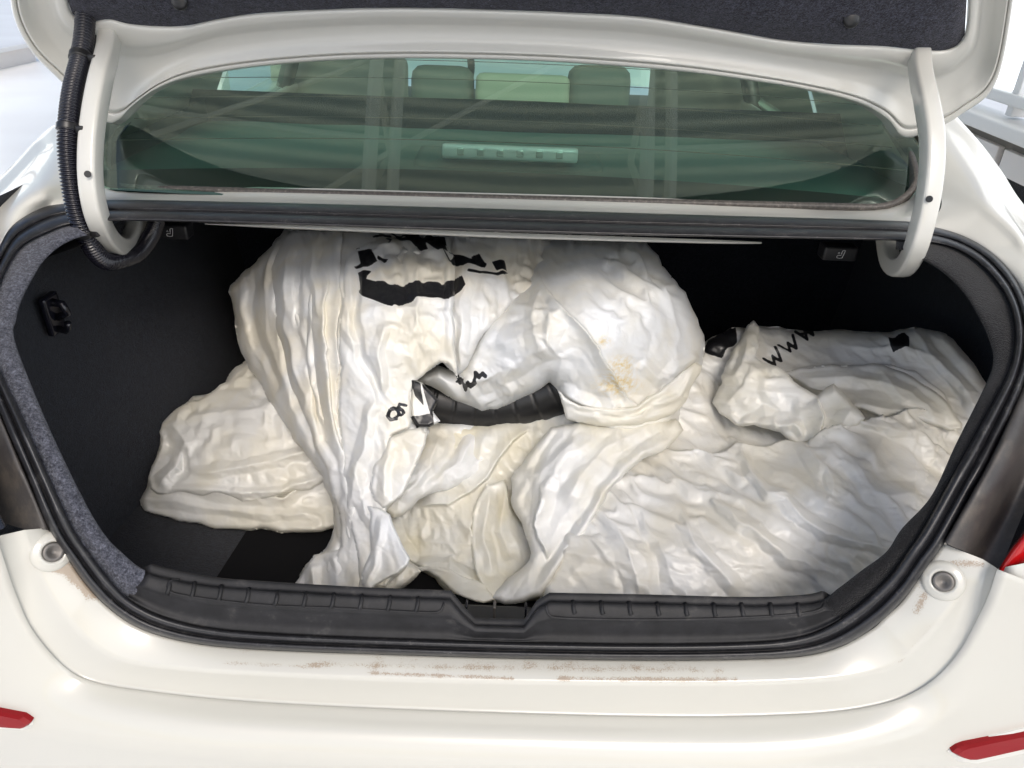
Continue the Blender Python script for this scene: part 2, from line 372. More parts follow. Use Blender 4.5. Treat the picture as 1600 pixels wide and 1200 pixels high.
# cavity
cav = []
cx0, cx1, fz, cz, by = -.70, .70, .575, 1.09, 1.72
def quadgrid(name, a, b, c, d_, m, par, n=12, amp=0.0):
    a, b, c, d_ = map(np.array, (a, b, c, d_)); v = []; rs = np.random.RandomState(3)
    for i in range(n + 1):
        for j in range(n + 1):
            s, t = i / n, j / n; v.append((a * (1 - s) + b * s) * (1 - t) + (d_ * (1 - s) + c * s) * t + rs.uniform(-amp, amp, 3))
    f = [(i * (n + 1) + j, (i + 1) * (n + 1) + j, (i + 1) * (n + 1) + j + 1, i * (n + 1) + j + 1) for i in range(n) for j in range(n)]
    return mk(name, v, f, m, par)
quadgrid('trunk_floor', (-.75, .58, fz), (.86, .58, fz), (.86, by, fz), (-.75, by, fz), CARPET, car, amp=.002)
# separate darker lift-out floor panel
quadgrid('floor_panel', tuple(atZ(330, 915, fz + .008)), tuple(atZ(700, 935, fz + .008)), tuple(atZ(700, 780, fz + .008)), tuple(atZ(430, 760, fz + .008)), mat('floor_panel_cloth', (.008, .008, .009), .95, spec=.1), car, n=3)
quadgrid('seat_back_wall', (-.75, by, fz), (.86, by, fz), (.86, by, cz + .05), (-.75, by, cz + .05), CARPET, car)
quadgrid('cavity_ceiling', (-.75, 1.2, 1.035), (.87, 1.2, 1.035), (.87, by, 1.03), (-.75, by, 1.03), mat('dark_ceiling', (.01, .01, .011), .8), car)
for sx, nm in ((-1, 'side_lining'), (1, 'side_lining')):
    # a lining with a wheel-arch bulge
    v = []; f = []; ny, nz = 30, 16
    for i in range(ny + 1):
        for j in range(nz + 1):
            y = .58 + (by - .58) * i / ny; z = fz + (1.12 - fz) * j / nz
            bul = .085 * math.exp(-((y - 1.35) / .26) ** 2) * (1 / (1 + math.exp((z - .86) / .035))) 
            x = (.675 if sx < 0 else .83) - (bul if sx < 0 else 0) - .04 * (1 - j / nz) ** 2 - .02 * max(0, (.8 - y)) 
            v.append((sx * x, y, z))
    f = [(i * (nz + 1) + j, (i + 1) * (nz + 1) + j, (i + 1) * (nz + 1) + j + 1, i * (nz + 1) + j + 1) for i in range(ny) for j in range(nz)]
    mk(nm, v, f, CARPET, car)

for sg, xi, xo in ((-1, .55, .76), (1, .60, .87)):
    quadgrid('cavity_ceiling', (sg * xi, .93, 1.075), (sg * xo, .80, 1.02), (sg * xo, 1.3, 1.05), (sg * xi, 1.3, 1.07), bpy.data.materials['dark_ceiling'], car, n=4)  # unseen cap under the quarter panel, added to stop light leaking in
    quadgrid('outer_shell', (sg * (xo + .01), .6, .5), (sg * (xo + .01), .6, 1.0), (sg * (xo + .01), by, 1.08), (sg * (xo + .01), by, .5), bpy.data.materials['dark_ceiling'], car, n=3)
# sill trim: plastic cover with two ribbed top panels and the latch notch
ix = sta(12.9, 22.6)
A = W1[ix]; B = W2[ix]; ppx = r2p[ix][:, 0]
def sm(a, b, x): t = np.clip((x - a) / (b - a), 0, 1); return t * t * (3 - 2 * t)
notch = sm(712, 732, ppx) * (1 - sm(826, 846, ppx))
def mixs(t, lift, dy=0):
    w = A * (1 - t) + B * t; w = w + view(w) * lift; return w
drop = np.zeros((len(ix), 3)); drop[:, 2] = -1
# top edge lowered in the notch
top = []
for i, k in enumerate(ix):
    w = mixs(1, 0)[i]
    if notch[i] > 0: w = w * (1 - notch[i] * .62) + A[i] * notch[i] * .62
    top.append(w)
top = np.array(top); kk = np.arange(len(ix)) / (len(ix) - 1); endf = (1 - sm(0, .05, kk)) + sm(.95, 1, kk)
top = top * (1 - .35 * endf[:, None]) + A * .35 * endf[:, None]; top = top - view(top) * (.014 * endf)[:, None]
def lift(w, l): return w + view(w) * l
rings = [lift(A, -.012), lift(A, .002), A * .8 + top * .2, lift(A * .5 + top * .5, .006), lift(A * .38 + top * .62, .009)]
q = lift(A * .08 + top * .92, .006)
rings += [q, lift(top, -.002)]
b1 = top.copy(); b1[:, 1] += .012; b1[:, 2] -= .015
b2 = b1.copy(); b2[:, 2] = fz; b2[:, 1] += .01
rings += [b1, b2]
sill = loft('sill_trim', rings, PLASTIC, car, sub=4)
# ribs and pressed outline of the two tread panels
def ray_off(px, py, base, l): 
    w = onP(px, py); return w
def on_sill(px, py, l=.0):
    """point on the sill cover front/top for a photo point: interpolate between its lower and upper edge"""
    i = np.argmin(abs(ppx - px) + 0); k = i
    a, b = A[k], top[k]
    pa, pb = r1p[ix[k]], None
    # project b
    dvec = b - CAM; zc = dvec @ fwd; pby = 600 - FPX * (dvec @ upv) / zc
    t = np.clip((py - pa[1]) / (pby - pa[1] - 1e-6), 0, 1)
    t2 = .0 + t
    l0 = np.interp(t2, [0, .2, .5, .62, .92, 1], [.002, 0, .006, .009, .006, -.002])
    depthY = (a * (1 - t2) + b * t2)
    depthY = depthY + view(depthY) * (l0 + l)
    dd = (depthY - CAM) @ fwd
    return CAM + ray(px, py) * dd
RIB = rrect(.0045, .004, .0015, 1)
for x0 in (265, 303, 345, 388, 433, 477, 521, 565, 609, 653):
    y0 = np.interp(x0, [260, 420, 600, 700], [908, 926, 934, 938]); 
    pts = [on_sill(x0 + dx, y0 + dy, .0018) for dx, dy in ((1, -3), (0, 6), (-2, 15), (-4, 20))]
    sweep('rib', pts, RIB, PLASTIC, sill, side=(1, 0, 0))
for x0 in (896, 940, 984, 1028, 1072, 1116, 1160, 1205, 1248):
    y0 = np.interp(x0, [890, 1100, 1250], [942, 946, 946])
    pts = [on_sill(x0 + dx, y0 + dy, .0018) for dx, dy in ((-1, -3), (0, 6), (1, 13), (3, 17))]
    sweep('rib', pts, RIB, PLASTIC, sill, side=(1, 0, 0))
LN = rrect(.0028, .003, .001, 1)
for pts in ([(280,905),(264,909),(263,920),(275,928),(340,938),(420,946),(520,950),(620,955),(680,957),(691,950),(694,938)], [(854,945),(856,958),(870,965),(960,968),(1060,968),(1160,965),(1240,960),(1280,953),(1288,944)]):
    P = resample(pts, 60); sweep('pressed_outline', [on_sill(x, y, .001) for x, y in P], LN, PLASTIC, sill, side=(0, 0, 1))
# latch striker in the notch
c0 = atY(770, 955, .665); lat = box('latch_housing', (c0[0], c0[1] + .030, c0[2] - .072), (.10, .05, .05), BLACK, car, .003)
for dx, h in ((-.0, .05), (-.034, .045), (.038, .045)): box('striker_rib', (c0[0] + dx + .002, c0[1] - .002, c0[2] - .004), (.0035 if dx == 0 else .0025, .012, .036), STEEL if dx == 0 else BLACKGLOSS, car, .001)

# ---- rear panel and bumper skin
F1 = [(38,828),(50,862),(66,900),(100,958),(145,1005),(200,1032),(300,1045),(420,1052),(600,1060),(800,1064),(1000,1066),(1150,1066),(1275,1061),(1350,1052),(1400,1037),(1435,1010),(1470,970),(1500,930),(1520,900),(1536,874)]
F2 = [(-5,838),(10,885),(28,935),(52,985),(100,1040),(150,1066),(250,1082),(380,1095),(560,1105),(800,1114),(1000,1119),(1150,1119),(1290,1113),(1375,1100),(1425,1082),(1465,1055),(1500,1015),(1530,960),(1546,925),(1558,888)]
Ra = [(75,825),(88,846),(100,865),(135,915),(175,955),(225,985),(300,1005),(400,1015),(600,1023),(800,1029),(1000,1032),(1150,1031),(1250,1026),(1310,1012),(1360,985),(1385,963),(1410,940),(1435,906),(1450,885),(1475,850)]
F3 = [(-260,960),(-220,1010),(-160,1060),(-80,1095),(0,1122),(90,1140),(220,1158),(380,1172),(560,1184),(800,1196),(1000,1202),(1150,1204),(1300,1200),(1400,1192),(1480,1182),(1560,1168),(1650,1145),(1720,1110),(1790,1060),(1850,1000)]
F4 = [(x * 1.02 - 16, y + 120) for x, y in F3]
nb = 360
def st(pts, n=nb):
    P = np.array(pts, float); k = len(P) - 1; out = []
    for t in np.linspace(0, k, n):
        i = min(int(t), k - 1); f = t - i
        p0 = P[max(i - 1, 0)]; p1 = P[i]; p2 = P[i + 1]; p3 = P[min(i + 2, k)]
        out.append(.5 * ((2 * p1) + (-p0 + p2) * f + (2 * p0 - 5 * p1 + 4 * p2 - p3) * f * f + (-p0 + 3 * p1 - 3 * p2 + p3) * f ** 3))
    return np.array(out)
pa, p1, p2_, p3_, p4_ = map(st, (Ra, F1, F2, F3, F4))
WA = np.array([onP(*p) for p in pa]); u = np.linspace(-1, 1, nb); side = sm(.45, .95, abs(u))
YA = WA[:, 1]
def rayY(pp, Y): return np.array([atY(p[0], p[1], y) for p, y in zip(pp, Y)])
B1 = rayY(p1, YA - .022 + .004 * side); B2 = rayY(p2_, YA - .024 - .012 * side)
Y3 = .505 + .16 * np.clip(abs(np.array([q[0] for q in rayY(p3_, YA * 0 + .55)])) - .3, 0, 1) ** 2 * 2
B2b = rayY(p2_ + np.array([0, 1.2]) , YA - .0265 - .012 * side)
B3 = rayY(p3_, Y3); B4 = rayY(p4_, Y3 + .012)
rows = []; dirt = []; pxy = []
def seg(Pa, Pb, qa, qb, n, bul=0.0, last=False):
    for t in np.linspace(0, 1, n, endpoint=last):
        w = Pa * (1 - t) + Pb * t; w = w + view(w) * bul * math.sin(math.pi * t); rows.append(w); pxy.append(qa * (1 - t) + qb * t)
seg(WA + view(WA) * -.01, WA + view(WA) * -.002, pa, pa, 2)
seg(WA + view(WA) * -.002, B1, pa, p1, 10, .0015)
seg(B1, B2, p1, p2_, 8, -.004)
seg(B2, B2b, p2_, p2_, 2)
seg(B2b, B3, p2_, p3_, 14, .010)
seg(B3, B4, p3_, p4_, 8, .0, True)
body = loft('bumper_skin', rows, PAINT, car)
Q = np.concatenate(pxy)
def segd(Q, pts):
    P = np.array(pts, float); best = np.full(len(Q), 1e9); 
    for a, b in zip(P[:-1], P[1:]):
        ab = b - a; t = np.clip(((Q - a) @ ab) / (ab @ ab + 1e-9), 0, 1); d = np.linalg.norm(Q - (a + t[:, None] * ab), axis=1); best = np.minimum(best, d)
    return best
dt = np.zeros(len(Q))
dt += .72 * np.exp(-(segd(Q, [(480,1038),(800,1044),(1130,1048)]) / 7) ** 2)
dt += .95 * np.exp(-(segd(Q, [(580,1052),(660,1055),(800,1060)]) / 4) ** 2) + .95 * np.exp(-(segd(Q, [(870,1060),(1010,1062),(1150,1062)]) / 5) ** 2) + .7 * np.exp(-(segd(Q, [(350,1036),(490,1042)]) / 4) ** 2)
dt += 1.0 * np.exp(-(segd(Q, [(95,882),(140,930)]) / 13) ** 2) + .95 * np.exp(-(segd(Q, [(1445,930),(1432,955)]) / 10) ** 2) + .9 * np.exp(-(segd(Q, [(60,885),(92,888)]) / 8) ** 2)
dt += .8 * np.exp(-(segd(Q, [(1480,880),(1535,880)]) / 8) ** 2) + .5 * np.exp(-(segd(Q, [(1300,1055),(1400,1040),(1500,930)]) / 4) ** 2) + .6 * np.exp(-(segd(Q, [(1465,935),(1490,930)]) / 6) ** 2)
dt += .42 * np.exp(-(segd(Q, [(p[0], p[1] + 4) for p in Ra]) / 6) ** 2)
attr(body, 'dirt', np.clip(dt, 0, 1.1) + .22)
# little tow cap ring, scratches
P = [atY(308 + 13 * math.cos(a), 1203 + 12 * math.sin(a), .512) + np.array([0, -.002, 0]) for a in np.linspace(0, 2 * math.pi, 30)]
sweep('tow_eye_cover', P, circ(.0009, 6), SEATD, car, cap=False)
# bump stops with their raised seats
for (px, py) in ((81, 862), (1472, 907)):
    w = onP(px, py); j = np.argmin(np.linalg.norm(np.array([(r - CAM) / np.linalg.norm(r - CAM) for r in np.concatenate(rows)]) - (ray(px, py) / np.linalg.norm(ray(px, py))), axis=1)); w = np.concatenate(rows)[j]; w = w + view(w) * .0025
    RW = np.array(rows); gi, gj = j // nb, j % nb; gi = min(max(gi, 4), 8)
    nrm = np.cross(RW[gi + 2, gj] - RW[gi - 2, gj], RW[gi, min(gj + 4, nb - 1)] - RW[gi, gj - 4]); nrm /= np.linalg.norm(nrm); nrm = nrm if nrm @ (CAM - w) > 0 else -nrm; nrm = nrm + .35 * (CAM - w) / np.linalg.norm(CAM - w)
    st_ = empty('x') if False else None
    def lathe(name, prof, m, par):
        Fm = frame_from(nrm); v = []; K = 28
        for r, h in prof:
            for k in range(K):
                a = 2 * math.pi * k / K; v.append(np.array(Fm @ Vector((r * math.cos(a), r * math.sin(a), h))) + w)
        f = [(i * K + k, i * K + (k + 1) % K, (i + 1) * K + (k + 1) % K, (i + 1) * K + k) for i in range(len(prof) - 1) for k in range(K)]
        return mk(name, v, f, m, par)
    s_ = lathe('bump_stop_seat', [(.021, -.003), (.019, .0008), (.0165, .0010), (.0142, .0028), (.0118, .0030), (.0105, .0015)], PAINT, car)
    lathe('rubber_bump_stop', [(.0102, .001), (.0102, .0038), (.0094, .0046), (.0065, .0048), (.0060, .0040), (.0036, .0040), (.0030, .0025), (.0001, .0025)], STEEL, car)
# reflectors
def plate(name, poly, Yf, m, par, th=.004):
    P = resample(poly + [poly[0]], 40, False)[:-1]
    F = np.array([atY(x, y, Yf(x, y)) for x, y in P]); c = F.mean(0)
    v = list(F + np.array([0, .012, 0])) + list(F) + list(c + (F - c) * .93 + np.array([0, -th, 0])); n = len(P)
    f = [(i, (i + 1) % n, n + (i + 1) % n, n + i) for i in range(n)] + [(n + i, n + (i + 1) % n, 2 * n + (i + 1) % n, 2 * n + i) for i in range(n)] + [tuple(range(2 * n, 3 * n))]
    return mk(name, v, f, m, par, smooth=False, recalc=True)
def skinY(px, py):
    allr = np.concatenate(rows); dd = allr - CAM; zc = dd @ fwd; X = 800 + FPX * (dd @ rgt) / zc; Yp = 600 - FPX * (dd @ upv) / zc
    d2 = (X - px) ** 2 + (Yp - py) ** 2; j = np.argsort(d2)[:24]; A_ = np.c_[X[j] - px, Yp[j] - py, np.ones(24)]; return np.linalg.lstsq(A_, allr[j, 1], rcond=None)[0][2]
plate('reflector_rim', [(-80,1092),(0,1108),(40,1117),(55,1127),(46,1140),(0,1137),(-80,1124)], lambda x, y: skinY(x, y) - .001, PAINT2, car, .002)
plate('red_reflector', [(-80,1096),(0,1112),(38,1120),(50,1129),(42,1135),(0,1132),(-80,1118)], lambda x, y: skinY(x, y) - .004, REDREF, car)
plate('reflector_rim', [(1480,1174),(1496,1163),(1600,1138),(1690,1112),(1690,1146),(1600,1176),(1520,1193),(1496,1190)], lambda x, y: skinY(x, y) - .001, PAINT2, car, .002)
plate('red_reflector', [(1487,1175),(1500,1166),(1600,1145),(1690,1120),(1690,1138),(1600,1166),(1520,1184),(1502,1184)], lambda x, y: skinY(x, y) - .004, REDREF, car)

# ---- dark lamp pockets at both sides and the tail lamps
def rowpts(pts, Y, n=40):
    P = resample(pts, n); Yv = np.interp(np.linspace(0, 1, n), np.linspace(0, 1, len(Y)), Y); return np.array([atY(p[0], p[1], y) for p, y in zip(P, Yv)])
def edge(a, b, n=40, dl=0):
    ii = np.linspace(a / 40 * NR, b / 40 * NR, n).astype(int) % NR; w = W0[ii]; return w + view(w) * dl
E = edge(7, 10.25)
loft('lamp_pocket', [E + view(E) * -.015, rowpts([(-40,560),(-8,640),(30,730),(74,828)], [.72, .66, .62, .60]) + view(E) * -.002,
     rowpts([(-70,570),(-40,650),(-6,740),(36,826)], [.74, .68, .64, .60]), rowpts([(-110,590),(-80,670),(-50,750),(-8,816)], [.77, .71, .66, .61]), rowpts([(-190,600),(-170,680),(-130,760),(-60,830)], [.80, .73, .67, .60])], POCKET, car, sub=5)
loft('tail_light', [rowpts([(-70,590),(-50,660),(-25,740),(6,818)], [.75, .68, .63, .585]), rowpts([(-120,590),(-100,660),(-60,740),(-12,832)], [.72, .64, .59, .56]), rowpts([(-260,590),(-260,680),(-240,780),(-200,880)], [.74, .66, .60, .56])], mat('dark_lamp_edge', (.03, .035, .05), .2, coat=1), car, sub=4)
E = edge(26.2, 30)
loft('lamp_pocket', [E + view(E) * -.015, rowpts([(1477,848),(1522,770),(1564,690),(1604,600)], [.60, .62, .66, .72]) + view(E) * -.003,
     rowpts([(1508,862),(1552,775),(1590,700),(1630,600)], [.60, .625, .665, .73]), rowpts([(1528,872),(1572,790),(1612,710),(1650,610)], [.615, .65, .69, .75]), rowpts([(1562,892),(1600,800),(1640,720),(1680,610)], [.60, .64, .68, .75])], POCKET, car, sub=5)
loft('tail_light', [rowpts([(1556,896),(1578,858),(1604,822),(1650,720)], [.605, .61, .625, .68]), rowpts([(1560,898),(1590,862),(1616,826),(1670,730)], [.58, .585, .60, .66]), rowpts([(1640,874),(1680,850),(1700,800),(1740,740)], [.60, .62, .64, .69])], REDLENS, car, sub=4)
# right-hand bumper shoulder beyond the step, up to the tail lamp
loft('bumper_shoulder', [rowpts([(1559,888),(1547,925),(1530,962),(1500,1017)], [.588, .580, .574, .566]), rowpts([(1600,880),(1600,930),(1600,980),(1590,1060)], [.575, .57, .565, .555]), rowpts([(1700,858),(1720,930),(1740,1000),(1760,1080)], [.60, .60, .60, .60])], PAINT2, car, sub=6)
loft('bumper_shoulder', [rowpts([(-4,838),(10,885),(28,935),(52,985)], [.588, .580, .574, .566]), rowpts([(-40,850),(-30,900),(-20,950),(-10,1020)], [.58, .575, .57, .56]), rowpts([(-200,860),(-200,930),(-200,1000),(-200,1060)], [.61, .60, .60, .60])], PAINT2, car, sub=6)

# ---- quarter panels / deck either side, C pillar
E = edge(0.6, 7, 60)
loft('quarter_panel', [E + view(E) * -.01, E + view(E) * .002 , rowpts([(150,300),(75,290),(20,320),(-20,370),(-70,450),(-90,560)], [1.10, 1.0, .95, .90, .80, .74], 60), rowpts([(150,268),(95,219),(8,299),(-60,360),(-140,450),(-160,580)], [1.25, 1.22, 1.02, .95, .84, .76], 60),
      rowpts([(150,262),(90,216),(0,300),(-80,380),(-180,480),(-200,620)], [1.35, 1.34, 1.12, 1.05, .95, .86], 60), rowpts([(150,262),(90,216),(0,300),(-80,380),(-180,480),(-200,620)], [1.35, 1.34, 1.12, 1.05, .95, .86], 60) + np.array([-.12, 0, -.35])], PAINT2, car, sub=5)
E = edge(30, 35.6, 60)
loft('quarter_panel', [E + view(E) * -.01, E + view(E) * .002, rowpts([(1645,560),(1625,470),(1600,410),(1560,362),(1520,335),(1470,325)], [.74, .80, .88, .96, 1.02, 1.07], 60), rowpts([(1680,560),(1650,450),(1600,371),(1565,334),(1530,308),(1470,290)], [.76, .84, .92, .98, 1.05, 1.14], 60),
      rowpts([(1760,560),(1690,440),(1600,352),(1560,295),(1525,248),(1468,190)], [.80, .90, 1.02, 1.12, 1.20, 1.32], 60), rowpts([(1770,560),(1700,440),(1606,350),(1566,290),(1530,244),(1472,180)], [.88, .98, 1.10, 1.2, 1.3, 1.42], 60), rowpts([(1770,560),(1700,440),(1606,350),(1566,290),(1530,244),(1472,180)], [.88, .98, 1.10, 1.2, 1.3, 1.42], 60) + np.array([.12, 0, -.35])], PAINT2, car, sub=5)
# deck strip between rear glass and trunk opening
def strip(name, rowsY, m, sub=3, n=60, **k): return loft(name, [rowpts(p, Y, n) for p, Y in rowsY], m, car, sub=sub, **k)
strip('rear_deck_strip', [([(150,318),(400,319),(700,327),(1000,336),(1430,349)], [1.06] * 5), ([(150,311),(400,315),(700,323),(1000,332),(1430,345)], [1.08] * 5), ([(160,300),(190,303),(400,309),(700,317),(1000,326),(1380,334),(1430,318)], [1.12] * 7), ([(100,240),(165,290),(400,292),(700,300),(1000,308),(1380,322),(1460,260)], [1.20, 1.16, 1.16, 1.16, 1.16, 1.16, 1.2])], PAINT2)
# thin painted lip under the seal
strip('lip_flange', [([(320,349),(500,353),(800,364),(1100,374),(1190,378)], [1.075] * 5), ([(320,350),(500,358),(800,371),(1100,379),(1190,380)], [1.07] * 5), ([(320,351),(500,360),(800,372.5),(1100,380.5),(1190,381)], [1.085] * 5)], PAINT2)
# window moulding
mpts = [(250,128),(215,165),(172,222),(166,262),(180,285),(205,297),(300,300),(400,303),(700,311),(1000,319),(1300,326),(1370,327),(1405,316),(1428,290),(1424,255),(1408,225),(1385,190)]
mY = [1.62, 1.45, 1.30, 1.20, 1.165, 1.15, 1.15, 1.15, 1.15, 1.15, 1.15, 1.15, 1.16, 1.18, 1.24, 1.31, 1.42]
mp = resample([(a, b, c * 200) for (a, b), c in zip(mpts, mY)], 160); mpath = np.array([atY(a, b, c / 200) for a, b, c in mp])
sweep('window_moulding', mpath, rrect(.020, .010, .004), MOULD, car, side=(0, -.55, 1))

# ---- rear glass and what is behind it
gb = 1.165; gz = atY(800, 305, gb)[2]; gt = 1.80; gtz = 1.43
v = []; f = []; nx, ny = 40, 12
for j in range(ny + 1):
    for i in range(nx + 1):
        s = i / nx * 2 - 1; t = j / ny; hw = .70 * (1 - t) + .53 * t
        y = gb + (gt - gb) * t + .05 * s * s * -1 ; z = gz + (gtz - gz) * (t + .12 * t * (1 - t)) - .012 * s * s
        v.append((s * hw, y, z))
f = [(j * (nx + 1) + i, j * (nx + 1) + i + 1, (j + 1) * (nx + 1) + i + 1, (j + 1) * (nx + 1) + i) for j in range(ny) for i in range(nx)]
glass = mk('rear_window', v, f, GLASS, car)
V = np.array(v).reshape(ny + 1, nx + 1, 3)
def gp(s, t, off=0.0):
    a = (s + 1) / 2 * nx; b = t * ny; i = min(int(a), nx - 1); j = min(int(b), ny - 1); fa, fb = a - i, b - j
    p = (V[j, i] * (1 - fa) + V[j, i + 1] * fa) * (1 - fb) + (V[j + 1, i] * (1 - fa) + V[j + 1, i + 1] * fa) * fb
    return p + np.array([0, .42, -.9]) * off
# black ceramic border: bottom band, side bands
def gstrip(name, pts, off, m):
    v = []; 
    for (s0, t0, s1, t1) in pts: v += [gp(s0, t0, off), gp(s1, t1, off)]
    return mk(name, v, [(2 * i, 2 * i + 1, 2 * i + 3, 2 * i + 2) for i in range(len(pts) - 1)], m, car)
gstrip('ceramic_border', [(-1 + 2 * k / 40, 0, -1 + 2 * k / 40, .07) for k in range(41)], .003, BLACK)
for sg in (-1, 1): gstrip('ceramic_border', [(sg, k / 12, sg * (.955 - .0 * k), k / 12) for k in range(13)], .004, BLACK)
hm = mat('heater_line', (.10, .07, .05), .5)
for k in range(11):
    t = .16 + k * .07
    sweep('heater_line', [gp(s, t, .002) for s in np.linspace(-.93, .93, 16)], rrect(.0012, .0006, .0002, 1), hm, car, side=(0, 0, 1), cap=False)
# parcel shelf, brake lamp
quadgrid('parcel_shelf', (-.72, 1.13, 1.09), (.72, 1.13, 1.09), (.66, 1.78, 1.075), (-.66, 1.78, 1.075), SHELF, car, amp=.002)
bl = box('brake_light_housing', (tuple(atY(795, 262, 1.42))), (.34, .12, .05), SHELF, car, .015)
w = atY(797, 239, 1.34)
lens = box('brake_light', tuple(w), (.235, .02, .024), FROST, car, .006)
for k in range(6):
    e = box('lamp_cell', (w[0] - .085 + k * .034, w[1] - .011, w[2] + .002), (.012, .003, .012), mat('lamp_cell', (.8, .95, .9), .15, metal=.4) if k == 0 else bpy.data.materials['lamp_cell'], lens, .002)
# rear seats
def cushion(name, c, s, m, lean=12, bev=.05):
    Rm = Matrix.Rotation(math.radians(-lean), 3, 'X'); o = box(name, c, s, m, car, bev, Rm, 5); return o
for x in (-.34, .34): cushion('rear_seat_back', (x, 1.88, .93), (.64, .14, .32), SEAT)
for px in (692, 934):
    w = atY(px, 148, 1.93); cushion('rear_headrest', tuple(w), (.15, .08, .13), SEATD)
w = atY(816, 152, 1.90); cushion('centre_seat_cushion', tuple(w), (.22, .09, .10), SEAT, bev=.03)
for px, sz in ((528, .44), (1120, .42)):
    w = atY(px, 150, 2.65); cushion('front_seat', (w[0], 2.68, w[2] - .12), (sz, .16, .50), SEAT)
    w = atY(px + 10, 92, 2.7); cushion('front_headrest', tuple(w), (.24, .10, .14), SEAT if px < 800 else SEATD)
    for dx in (-.05, .05): sweep('headrest_post', [(w[0] + dx, 2.69, w[2] - .15), (w[0] + dx, 2.70, w[2] - .10), (w[0] + dx, 2.71, w[2] - .05)], circ(.006, 8), FRAMEM, car)
sw = [(-.37 + .18 * math.cos(a), 3.15, 1.02 + .18 * math.sin(a)) for a in np.linspace(0, 2 * math.pi, 30)]
sweep('steering_wheel', sw, circ(.014, 8), SEATD, car, side=(0, 1, 0), cap=False)
box('dashboard', (0, 3.6, .74), (1.4, .35, .22), SEATD, car, .05)
box('cabin_floor', (0, 2.6, .35), (1.5, 2.2, .08), SEATD, car, 0)
# roof, doors, pillars, windscreen
HL = mat('headliner', (.50, .48, .42), .85)
quadgrid('roof_panel', (-.56, 1.78, 1.43), (.56, 1.78, 1.43), (.60, 3.3, 1.44), (-.60, 3.3, 1.44), PAINT2, car)
quadgrid('headliner', (-.56, 1.79, 1.41), (.56, 1.79, 1.41), (.60, 3.3, 1.415), (-.60, 3.3, 1.415), HL, car)
mir = box('rear_view_mirror', (0, 3.25, 1.36), (.22, .03, .06), SEATD, car, .01)
v = [(-.60, 3.3, 1.43), (.60, 3.3, 1.43), (.72, 4.05, .84), (-.72, 4.05, .84)]; mk('windscreen', v, [(0, 1, 2, 3)], SIDEGLASS, car)
for sg in (-1, 1):
    box('door', (sg * .80, 2.85, .66), (.10, 1.9, .72), PAINT2, car, .03); box('door_trim', (sg * .735, 2.85, .70), (.02, 1.85, .64), SEAT, car, .01)
    for (y0, y1) in ((1.9, 2.55), (2.62, 3.35)):
        mk('side_window', [(sg * .76, y0, 1.0), (sg * .76, y1, 1.0), (sg * .60, y1 - .12, 1.40), (sg * .60, y0 + .14, 1.40)], [(0, 1, 2, 3)], SIDEGLASS, car)
    for (a, b, wd) in (((sg * .76, 2.585, 1.0), (sg * .59, 2.54, 1.42), .07), ((sg * .76, 3.9, 1.0), (sg * .59, 3.3, 1.42), .07), ((sg * .60, 1.8, 1.415), (sg * .61, 3.3, 1.42), .05)):
        sweep('pillar', [a, tuple((p + q) / 2 for p, q in zip(a, b)), b], rrect(wd, wd * .6, .012, 2), SEATD, car, side=(0, 1, 0))
    # C pillar: outside paint and inside trim
    for m_, o_ in ((PAINT2, 0), (HL, .03)):
        mk('c_pillar', [(sg * (.72 - o_), 1.18 + o_, 1.10), (sg * (.80 - o_), 1.9, 1.0), (sg * (.615 - o_), 2.0, 1.42), (sg * (.54 - o_), 1.80, 1.43)], [(0, 1, 2, 3)], m_, car)
box('car_underbody', (0, 1.6, .42), (1.6, 2.0, .2), BLACK, car, 0)
for sg in (-1, 1): box('outer_side', (sg * .90, 1.35, .68), (.04, 1.3, .66), PAINT2, car, .015)

# ---- trunk lid
L0 = [(100,-60),(106,0),(114,22),(135,34),(170,30),(200,37),(240,41),(290,40),(340,30),(400,21),(500,15),(600,12),(700,13),(800,16),(900,20),(1000,26),(1080,38),(1150,50),(1220,62),(1300,69),(1380,72),(1440,78),(1478,78),(1500,66),(1511,36),(1514,-60)]
L3 = [(12,-60),(20,20),(48,78),(90,122),(128,158),(165,190),(185,188),(205,168),(240,142),(290,122),(380,106),(500,95),(620,91),(740,92),(860,96),(980,104),(1080,113),(1170,125),(1260,140),(1340,160),(1385,185),(1412,214),(1450,205),(1500,180),(1560,120),(1592,-60)]
n = 300
l0 = st(L0, n); l3 = st(L3, n); uu = np.linspace(0, 1, n)
mid = sm(.18, .30, uu) * (1 - sm(.78, .9, uu))
def lidpt(t, off, Yb=None):
    p = l0 * (1 - t) + l3 * t; out = []
    for (x, y), m_, in zip(p, mid):
        Y = 1.20 - .16 * (200 - y) / 260 * 1.0; Y = Y * 1.0
        w = atY(x, y, Y); out.append(w)
    out = np.array(out); return out + view(out) * off
# lid plane leans towards the camera with height
lt = [(-.02, -.012), (.02, .0), (.10, .004), (.22, .002), (.30, -.012), (.36, -.016), (.60, -.010), (.80, .004), (.86, .008), (.885, .006), (.90, .001), (.915, .006), (.97, .008), (1.0, .004), (1.0, -.012)]
loft('trunk_lid_frame', [lidpt(t, o) for t, o in lt], PAINT2, car, sub=3)
# outer skin of lid behind
ol = lidpt(1.0, -.012); oc = ol.copy(); oc[:, 1] += .05; oc2 = lidpt(0, -.07)
loft('trunk_lid_skin', [ol, oc, oc2], PAINT2, car, sub=2)
